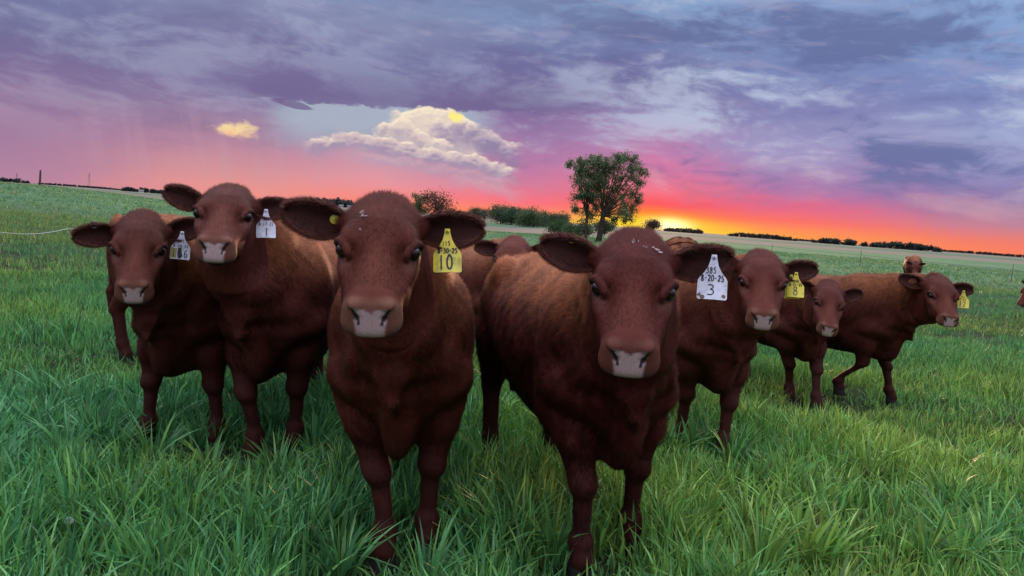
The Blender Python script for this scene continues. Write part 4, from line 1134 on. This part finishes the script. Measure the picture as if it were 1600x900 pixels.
def add_tag(root, org, P, face, mat, lines, label, size=1.0, roll=0.0, extra=None, tilt=0.0):
    """hangs from point P (in the place), plate facing direction face"""
    face = np.array(face, float); face /= np.linalg.norm(face)
    upv = np.array([0, 0, 1.]); upv = upv - face * (upv @ face); upv /= np.linalg.norm(upv); rt = np.cross(upv, face)
    c, s = math.cos(roll), math.sin(roll); rt, upv = rt * c + upv * s, upv * c - rt * s
    ct, st = math.cos(R(14) + tilt), math.sin(R(14) + tilt); face, upv = face * ct + upv * st, upv * ct - face * st   # hangs with its foot pushed forward by the ear
    def place(V): return P + (V[:, 0:1] * rt + (V[:, 1:2] - .047) * upv + V[:, 2:3] * face) * size - org
    V, Q, T = plate(TAGO, .0022)
    # a slight bow, as moulded plastic has
    bow = lambda A: np.c_[A[:, :2], A[:, 2] - 4.0 * (A[:, 0] - .006) ** 2 + 2.0 * np.minimum(A[:, 1], 0) ** 2]
    o = fastmesh('ear_tag', place(bow(V)), [Q, T], mat, smooth=False); link(o, root); tag(o, label)
    W, F = writing(lines); W = np.c_[W, np.full(len(W), .0024)]
    link(fastmesh('writing', place(bow(W)), [F], M_INK, smooth=False), o)
    if extra is not None: extra(o, lambda A: place(bow(A)))
    bv, bf = tube_rings([(0, .047, -.003), (0, .047, .0035), (0, .047, .006)], [.0065, .0065, .002], 12)
    link(fastmesh('stud', place(bv), [bf], mat), o)

def add_button(root, org, P, face, mat, label):
    face = np.array(face, float); face /= np.linalg.norm(face)
    ms = [tube_rings([P - org - face * .002, P - org + face * .004, P - org + face * .006, P - org + face * .0065], [.0155, .0155, .0135, .001], 20),
          tube_rings([P - org + face * .006, P - org + face * .010, P - org + face * .0105], [.005, .004, .0005], 10)]
    v, f = merge(ms); o = fastmesh('tag_button', v, [f], mat); link(o, root); tag(o, label)

CAMP = np.array([0, 0, CAM_H])
def build_cow(c, label, group='red heifers of the herd'):
    rg = np.random.default_rng(c['seed'])
    c = dict(c); c['z'] = float(height(c['x'], c['y'])) * .9
    org = np.array([c['x'], c['y'], c['z']]); root = empty('cow', tuple(org), R(0)); tag(root, label, 'cow', group)
    lod = c.get('lod', 0); V0, Q0, N0_ = (CV, CQ, CN) if lod < 2 else (LV, LQ, LN)
    base = np.array(c.get('coat', (.112, .036, .024)))
    ps = lambda p, h=False: pose(p, c, h) - org
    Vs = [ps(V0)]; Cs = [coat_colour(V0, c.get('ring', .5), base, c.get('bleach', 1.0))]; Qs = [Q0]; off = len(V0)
    pm = padmask(V0[Q0].mean(1)) > .5 if lod < 2 else np.zeros(len(Q0), bool); mi = [pm.astype(int)]
    # ears, joined to the same mesh
    hair = []
    frames = {}
    for side, key in ((1, 'earR'), (-1, 'earL')):
        e = c.get(key, (15, 12, 15)); size = c.get('ear', 1.0); fr = ear_shape(side, *e); frames[side] = fr
        ev, eq, uu, xx, half = ear_mesh(fr, size)
        if side < 0: eq = eq[:, ::-1]
        Vs.append(ps(ev, True)); Qs.append(eq + off); off += len(ev); mi.append(np.zeros(len(eq), int))
        inner = np.arange(len(ev)) < half
        ce = np.tile(base * .90, (len(ev), 1)); ce[inner] = np.array([.040, .015, .011]) + np.array([.050, .022, .015]) * (np.abs(xx[inner]) ** 3)[:, None]
        Cs.append(ce)
        m = int(c['hair'] * .11)
        if m:
            u = rg.random(m) ** .8 * .985; x = np.sign(rg.normal(size=m)) * rg.random(m) ** .6; lay = (rg.random(m) < .35).astype(float)
            p0 = ear_pt(fr, u, x, lay, size); pe = ear_pt(fr, np.minimum(u + .01, 1), x, lay, size)
            B, Ld, Fd, Wd = fr
            nn = np.where(lay[:, None] > .5, -Fd, Fd) + Wd * (x * .6)[:, None]; nn /= np.linalg.norm(nn, axis=1)[:, None]
            edge = np.abs(x) ** 2
            dd = Ld[None] * 1.0 + Wd[None] * (x * .45)[:, None] + rg.normal(0, .2, (m, 3))
            prm = (None, .012 + .009 * edge, np.full(m, .22), np.full(m, .42), dd)
            cc = np.where(lay[:, None] > .5, base * .85, np.array([.052, .019, .014]) + np.array([.13, .060, .040]) * (edge ** 3)[:, None])
            hair.append(strands(p0, nn, None, prm, m, lambda q: ps(q, True), rg, CAMP - org, np.full(m, c.get('hw', .0016) * .62), cc, cull=-2))
    # coat
    n = int(c['hair'])
    if n:
        W, *_ = fur_params(CCEN); wt = CAREA * W; cdf = np.cumsum(wt); cdf /= cdf[-1]
        fi = np.searchsorted(cdf, rg.random(n)); a, b = rg.random((n, 1)), rg.random((n, 1)); q = CQ[fi]
        bil = lambda A: (A[q[:, 0]] * (1 - a) + A[q[:, 1]] * a) * (1 - b) + (A[q[:, 3]] * (1 - a) + A[q[:, 2]] * a) * b
        p0 = bil(CV); nn = bil(CN); nn /= np.linalg.norm(nn, axis=1)[:, None]
        prm = fur_params(p0, c.get('shag', 1.0)); ok = rg.random(n) < np.minimum(prm[0], 1); 
        p0, nn = p0[ok], nn[ok]; prm = tuple(z[ok] for z in prm); n2 = len(p0)
        prm = (prm[0], prm[1] * np.where(head_weight(p0) > .5, 1.0, c.get('fur', 1.0)), prm[2], prm[3], prm[4])
        wd = np.where(head_weight(p0) > .5, .0011, .0017) * c.get('hw', .0016) / .0016
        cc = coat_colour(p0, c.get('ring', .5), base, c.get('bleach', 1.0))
        clump = np.sin(p0[:, 0] * 61 + 2.3 * np.sin(p0[:, 2] * 47)) * np.sin(p0[:, 2] * 67 + 2.1 * np.sin(p0[:, 0] * 53 + p0[:, 1] * 31)) + .6 * np.sin(p0[:, 0] * 23 + p0[:, 2] * 29)
        cc = cc * (1 + np.where(head_weight(p0) > .5, .07, .20 * min(c.get('shag', 1.0), 1.8)) * clump)[:, None]
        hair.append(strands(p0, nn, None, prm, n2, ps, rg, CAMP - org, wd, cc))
    V = np.concatenate(Vs); Q = np.concatenate(Qs); VN, _ = vert_normals(V, Q); C = np.concatenate(Cs)
    T = []
    for hv, hn, hc, ht in hair:
        T.append(ht + len(V)); V = np.concatenate([V, hv]); VN = np.concatenate([VN, hn]); C = np.concatenate([C, hc])
    T = np.concatenate(T) if T else np.zeros((0, 3), int)
    matidx = np.concatenate(mi + [np.zeros(len(T), int)])
    body = fastmesh('body', V, [Q, T], [M_COAT, M_SKIN], C, True, matidx, VN); link(body, root)
    # eyes
    for side in (-1, 1):
        if lod > 1: break
        cen = H(.211, side * .1000, -.012); u = np.linspace(0, math.pi, 13); w = np.linspace(0, 2 * math.pi, 21)[:-1]
        uu, ww = np.meshgrid(u, w, indexing='ij')
        S = np.stack([np.sin(uu) * np.cos(ww), np.sin(uu) * np.sin(ww), np.cos(uu)], -1).reshape(-1, 3)
        i, j = np.meshgrid(np.arange(12), np.arange(20), indexing='ij'); q = np.stack([i * 20 + j, i * 20 + (j + 1) % 20, (i + 1) * 20 + (j + 1) % 20, (i + 1) * 20 + j], -1).reshape(-1, 4)
        link(fastmesh('eye', ps(cen + S * np.array([.0235, .0235, .0200]), True), [q], M_EYE), root)
    # hooves: two toes each
    for fx, y0, x0 in ((1, .110, .505), (-1, .155, -.622)):
        for sy in (-1, 1):
            ms = []
            for tq in (-1, 1):
                o = []
                for z, sx_, sw in ((0.0, .056, .030), (.028, .050, .028), (.060, .040, .025), (.078, .030, .020)):
                    for k in range(14):
                        an = 2 * math.pi * k / 14; rx = sx_ * (1.05 if math.cos(an) > 0 else .75)
                        o.append((x0 - .35 * z + rx * math.cos(an), sy * y0 + tq * .0235 * (1 - z * 2) + sw * math.sin(an) * (1 - .25 * math.cos(an)), z))
                o = np.array(o); F = [[r * 14 + k, r * 14 + (k + 1) % 14, (r + 1) * 14 + (k + 1) % 14, (r + 1) * 14 + k] for r in range(3) for k in range(14)]
                ms.append((o, np.array(F)))
            v, f = merge(ms); link(fastmesh('hoof', ps(v), [f], M_HOOF), root)
    def ear_world(side, u, x, lay=0):
        fr = frames[side]; p = ear_pt(fr, np.array([u]), np.array([x * 1.0]), np.array([lay * 1.0]), c.get('ear', 1.0))
        q = pose(np.concatenate([p, p + fr[2] * .01]), c, True); f = q[1] - q[0]
        return q[0], f / np.linalg.norm(f)
    return root, org, ear_world

# ============================================================ THE HERD
def stand(**k): return k
def tagpos(ew, side, u=.40, x=-.15): return ew(side, u, x)
def toward_cam(P, f, k=.5):
    v = CAMP - P; v[2] = 0; v /= np.linalg.norm(v); f = np.array([f[0], f[1], 0]); f /= np.linalg.norm(f) + 1e-9
    return v * k + f * (1 - k)

# --- front left, yellow tag 10
c = stand(x=-.383, y=2.668, turn=9, nyaw=-12.8, npitch=10.9, hyaw=9.4, hpitch=-1.2, hroll=3.1, scale=.969, head=1.03, width=1.0, fl=(.008, .023, 0, 0), fr=(.130, .086, 0, 0),
          hl=(.0, .02, 0, 0), hr=(-.10, .03, 0, 0), earL=(11, 2, 8), earR=(4, 4, 8), ear=1.04, hair=300000, seed=11, face=0.98, ring=.66, coat=(0.0819, 0.0207, 0.0123), belly=.03)
root, org, ew = build_cow(c, 'brown red heifer in front with a big yellow ear tag numbered 10')
P, f = ew(1, .47, -.15)
def faded10(o, pl):
    for g in (('5', -.030, -.060, .016, .014, .0016), ('28', .026, -.048, .020, .013, .0016)):
        W, F = writing([g]); W = np.c_[W, np.full(len(W), .0019)]
        link(fastmesh('faded_writing', pl(W), [F], M_OLD, smooth=False), o)
add_tag(root, org, P + f * .027, toward_cam(P, f, .75), M_YTAG, [('115', -.004, .006, .013, .0085, .0022), ('8-30-25', .000, -.016, .014, .0082, .0030), ('1', -.018, -.064, .042, .014, .0044), ('0', .006, -.064, .043, .022, .0046)],
        'yellow ear tag written 115, 8-30-25 and a large 10', size=1.08, roll=R(3.5), extra=faded10)
P, f = ew(-1, .27, .15); add_button(root, org, P + f * .004, f, M_YTAG, 'round yellow tag button inside the ear')
# dried mud flecks on the forehead
M_FLECK = material('dried_mud', (.34, .27, .25), .9, .1, mult=(90, .7, 1.2))
def flecks(root, c, org, spots, seed):
    rg = np.random.default_rng(seed); s, v, w = toH(CV)
    for (s0, v0, ln, wd, ang) in spots:
        for _ in range(3):
            a = ang + rg.normal(0, .4); ds, dv_ = math.cos(a), math.sin(a); L = ln * rg.uniform(.3, .9); ww = wd * rg.uniform(.4, 1)
            cs, cv = s0 + rg.normal(0, ln * .6), v0 + rg.normal(0, ln * .6); pts = []
            for q in range(10):
                t = 2 * math.pi * q / 10; r = rg.uniform(.5, 1.25); ss = cs + (ds * math.cos(t) * L - dv_ * math.sin(t) * ww) * r; vv = cv + (dv_ * math.cos(t) * L + ds * math.sin(t) * ww) * r
                k = np.argmin((s - ss) ** 2 + (v - vv) ** 2 + np.where(w < 0, 1, 0)); pts.append(H(ss, vv, w[k] + .0065 + .001 * rg.random()))
            pts = np.array(pts); cen = pts.mean(0) + HW * .0015
            V = pose(np.concatenate([pts, cen[None]]), c, True) - org
            link(fastmesh('mud_fleck', V, [np.array([[q, (q + 1) % 10, 10] for q in range(10)])], M_FLECK), root)
flecks(root, c, org, [(.105, -.062, .010, .003, 1.6), (.125, -.052, .010, .003, 1.8), (.185, -.055, .004, .002, 0), (.11, -.05, .006, .002, 1.5)], 1)

# --- front right, white tag 3
c = stand(x=.389, y=2.745, turn=15.5, nyaw=-17.5, npitch=3.2, hyaw=-6, hpitch=4.5, hroll=.3, scale=.968, head=1.03, width=1.0, fl=(-.041, .046, 0, 0), fr=(.147, -.020, 0, .03),
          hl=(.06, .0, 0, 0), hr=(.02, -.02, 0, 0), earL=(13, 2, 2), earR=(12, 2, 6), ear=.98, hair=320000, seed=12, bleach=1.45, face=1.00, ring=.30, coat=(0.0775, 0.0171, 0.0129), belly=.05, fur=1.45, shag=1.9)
root, org, ew = build_cow(c, 'dark red heifer in front with a white ear tag numbered 3')
P, f = ew(1, .72, .16)
def dirt3(o, pl):
    rg = np.random.default_rng(2)
    for (a, b, r) in ((-.034, -.060, .006), (-.026, -.066, .007), (.032, -.062, .006)):
        k = np.arange(9) * 2 * math.pi / 9; rr = r * rg.uniform(.6, 1.2, 9); V = np.concatenate([np.c_[a + rr * np.cos(k), b + rr * np.sin(k), np.full(9, .0018)], [[a, b, .0019]]])
        link(fastmesh('mud_spot', pl(V), [np.array([[q, (q + 1) % 9, 9] for q in range(9)])], M_MUD, smooth=False), o)
M_MUD = material('mud', (.16, .12, .09), .9, .1)
add_tag(root, org, P + f * .027, toward_cam(P, f, .75), M_WTAG, [('385', -.006, .002, .016, .010, .0022), ('8-20-25', -.001, -.020, .017, .0090, .0030), ('3', -.004, -.060, .030, .026, .0026)],
        'white ear tag written 385, 8-20-25 and a large 3', size=1.10, roll=R(1.0), extra=dirt3)
P, f = ew(-1, .55, .93, 1); add_button(root, org, P - f * .004, -f, M_YTAG, 'pale yellow tag button behind the ear')
flecks(root, c, org, [(.075, .055, .014, .005, 1.9), (.085, .068, .012, .005, 1.8), (.045, -.008, .014, .0025, 0), (.075, .03, .006, .002, 1)], 3)

# --- second row
c = stand(x=-1.162, y=3.627, turn=-2.5, nyaw=-11.9, npitch=11.6, hyaw=27.2, hpitch=9.6, hroll=5.1, scale=.980, fl=(-.07, .008, .0, .0), fr=(.103, .087, 0, .06), hr=(-.15, 0, 0, 0),
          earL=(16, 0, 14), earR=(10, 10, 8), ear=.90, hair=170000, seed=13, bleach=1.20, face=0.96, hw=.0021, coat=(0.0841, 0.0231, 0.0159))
root, org, ew = build_cow(c, 'red heifer holding its head highest, with a white ear tag numbered 1')
P, f = ew(1, .34, -.3)
add_tag(root, org, P + f * .027, toward_cam(P, f, .8), M_WTAG, [('S21', .002, .004, .014, .0095, .0022), ('8-17-25', .000, -.018, .014, .0088, .0022), ('1', .002, -.064, .036, .018, .0038)], 'white ear tag written S21, 8-17-25 and a large 1', size=1.02, roll=R(2))
P, f = ew(-1, .80, .80, 1); add_button(root, org, P - f * .004, -f, M_YTAG, 'yellow tag button on top of the ear')

c = stand(x=-1.629, y=3.691, turn=-7.8, nyaw=4.1, npitch=2.6, hyaw=24.5, hpitch=3.9, hroll=2.5, scale=.917, fl=(-.017, .099, 0, 0), fr=(.051, -.047, 0, 0),
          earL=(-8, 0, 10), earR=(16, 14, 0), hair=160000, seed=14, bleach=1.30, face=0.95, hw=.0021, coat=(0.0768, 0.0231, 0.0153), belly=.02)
root, org, ew = build_cow(c, 'red heifer at the far left with a white ear tag numbered 16')
P, f = ew(1, .42, -.35)
def blot(o, pl):
    V = np.array([(-.011, -.022), (.003, -.018), (.006, -.04), (.010, -.058), (.002, -.070), (-.009, -.068), (-.012, -.045)]); n = len(V)
    link(fastmesh('ink_blot', pl(np.c_[V, np.full(n, .0018)]), [np.array([[0, i, i + 1] for i in range(1, n - 1)])], M_INK, smooth=False), o)
    V = np.array([(-.039, -.020), (-.014, -.022), (-.015, -.068), (-.038, -.068)])
    link(fastmesh('yellow_patch', pl(np.c_[V, np.full(4, .0015)]), [np.array([[0, 3, 2, 1]])], M_OLD, smooth=False), o)
add_tag(root, org, P + f * .027, toward_cam(P, f, .8), M_WTAG, [('371', -.002, .002, .014, .0095, .0022), ('8-20-25', .000, -.018, .012, .0088, .0022), ('1', -.026, -.064, .036, .018, .0034), ('6', .022, -.062, .034, .022, .0040)],
        'white ear tag blotted with ink, reading 16', size=1.02, roll=R(-4), extra=blot)
P, f = ew(-1, .52, .93, 1); add_button(root, org, P - f * .004, -f, M_WTAG, 'pale tag button on the edge of the ear')

c = stand(x=1.146, y=4.135, turn=11.7, nyaw=1.3, npitch=1.5, hyaw=-25.7, hpitch=7.7, hroll=-.6, scale=.926, fl=(.134, -.049, 0, 0), fr=(-.112, .012, 0, 0),
          earL=(6, 6, 8), earR=(10, 12, 6), hair=140000, seed=15, face=0.97, hw=.0023, coat=(0.0914, 0.0243, 0.0165))
root, org, ew = build_cow(c, 'red heifer right of the white tag 3, wearing a yellow tag numbered 8')
P, f = ew(1, .42, -.35)
add_tag(root, org, P + f * .020 + np.array([-.018, .006, -.014]), toward_cam(P, f, .8), M_YTAG, [('2', 0, -.03, .001, .001, .0001)], 'second yellow tag behind the first', size=.95, roll=R(4))
add_tag(root, org, P + f * .027, toward_cam(P, f, .8), M_YTAG, [('208', .000, .002, .013, .009, .0024), ('8-21-25', .000, -.016, .013, .0088, .0028), ('8', -.001, -.062, .042, .030, .0038)], 'yellow ear tag written 208, 8-21-25 and a large 8', size=1.0, roll=R(2))

c = stand(x=2.218, y=5.637, turn=14.4, nyaw=-14, npitch=-13.9, hyaw=-11, hpitch=17.5, hroll=-5.2, scale=.869, fl=(.237, -.055, 0, 0), fr=(-.072, .115, 0, 0), hl=(.05, .03, 0, 0), hr=(-.05, .0, 0, 0),
          earL=(8, 6, 6), earR=(18, 16, 6), hair=80000, seed=16, face=0.94, hw=.0030, coat=(0.0841, 0.0231, 0.0159))
build_cow(c, 'red heifer with lowered head and no tag showing, half hidden behind the cow tagged 8')

c = stand(x=2.899, y=5.920, turn=54, nyaw=-12.4, npitch=-6.6, hyaw=-49, hpitch=11.5, hroll=2.6, scale=.903, fl=(.176, -.003, 0, .0), fr=(-.22, -.03, .05, .10), hl=(-.05, 0, 0, 0), hr=(.08, 0, 0, 0),
          earL=(14, 12, 6), earR=(4, 6, 6), hair=110000, seed=17, face=0.97, hw=.0030, coat=(0.0841, 0.0231, 0.0147))
root, org, ew = build_cow(c, 'rightmost full heifer stepping forward side-on, with a yellow tag numbered 12')
P, f = ew(1, .58, -.40)
add_tag(root, org, P + f * .027, toward_cam(P, f, .85), M_YTAG, [('261', 0, .002, .013, .009, .0024), ('7-25', 0, -.018, .013, .0100, .0028), ('1', -.014, -.064, .040, .014, .0044), ('2', .010, -.064, .038, .024, .0044)], 'yellow ear tag with a large 12', size=1.05, roll=R(0))

c = stand(x=-.051, y=5.384, turn=23.5, nyaw=-17.3, npitch=-2, hyaw=-14, hpitch=13.2, hroll=1.1, scale=.917, fl=(.0, 0, 0, 0), fr=(.035, .006, 0, 0),
          earL=(6, 6, 6), earR=(6, 6, 6), hair=80000, seed=18, bleach=1.20, face=0.98, hw=.0030, coat=(0.1097, 0.0316, 0.0200))
build_cow(c, 'lighter brown heifer peering out between the cows tagged 10 and 3')

c = stand(x=-.012, y=8.231, turn=5, nyaw=-2, npitch=-16, hyaw=-2, hpitch=-.7, scale=.918, earL=(8, 4, 6), earR=(4, 4, 6), hair=30000, seed=19, hw=.004, coat=(0.0878, 0.0255, 0.0177))
build_cow(c, 'heifer hidden farther back, only one ear showing above the lighter brown one')

c = stand(x=1.669, y=7.45, turn=170, npitch=-40, hpitch=0, scale=1.045, hair=70000, seed=20, hw=.003, coat=(0.0951, 0.0243, 0.0188), hl=(.03, 0, 0, 0))
build_cow(c, 'heifer standing rear-on behind the cow tagged 3, only its rump showing by the ear')

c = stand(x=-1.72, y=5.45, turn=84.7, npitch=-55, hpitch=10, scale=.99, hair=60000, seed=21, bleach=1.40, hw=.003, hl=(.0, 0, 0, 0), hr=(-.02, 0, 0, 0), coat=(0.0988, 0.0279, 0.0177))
build_cow(c, 'heifer grazing behind the cow tagged 16, only its back and one hind leg showing')

c = stand(x=12.5, y=23.2, turn=-24, npitch=-34, hpitch=12, hyaw=0, scale=.86, hair=4000, seed=22, hw=.010, lod=2, coat=(0.1097, 0.0334, 0.0224), earL=(14, 0, 6), earR=(14, 0, 6))
build_cow(c, 'small distant cow facing the viewer beyond the back of the one tagged 12')

c = stand(x=10.09, y=13.7, turn=-86, npitch=-44, hpitch=24, scale=1.0, hair=6000, seed=23, hw=.006, lod=2, coat=(0.0878, 0.0243, 0.0165))
build_cow(c, 'cow coming in at the right edge of the field, only its nose in view')

# ============================================================ SMALL THINGS IN THE GRASS
def clock(px, py, z, label, seed):
    d = ray(px, py); k = (z - CAM_H) / d.z; x, y = d.x * k, d.y * k; g = float(height(x, y)); rg = np.random.default_rng(seed)
    root = empty('seed_head', (x, y, g)); tag(root, label, 'flower', 'pale seed heads in the grass')
    v, f = tube_rings([(0, 0, 0), (.01, 0, z * .5), (0, 0, z)], [.002, .002, .0015], 6); link(fastmesh('stem', v, [f], M_STEMG), root)
    n = 90; u = rg.normal(size=(n, 3)); u /= np.linalg.norm(u, axis=1)[:, None]; s = np.cross(u, rg.normal(size=(n, 3))); s /= np.linalg.norm(s, axis=1)[:, None]
    c0 = np.array([0, 0, z]); V = np.stack([c0 + u * .004, c0 + u * .014 + s * .0028, c0 + u * .014 - s * .0028], 1).reshape(-1, 3)
    link(fastmesh('fluff', V, [np.arange(n * 3).reshape(-1, 3)], M_FLUFF, smooth=False), root)
M_STEMG = material('green_stem', (.08, .12, .04), .6, .3); M_FLUFF = material('seed_fluff', (.55, .58, .60), .8, .1, transl=.3)
clock(108, 812, .12, 'small pale seed head in the grass at the lower left', 1)
clock(1278, 828, .12, 'small pale seed head in the grass at the lower right', 2)
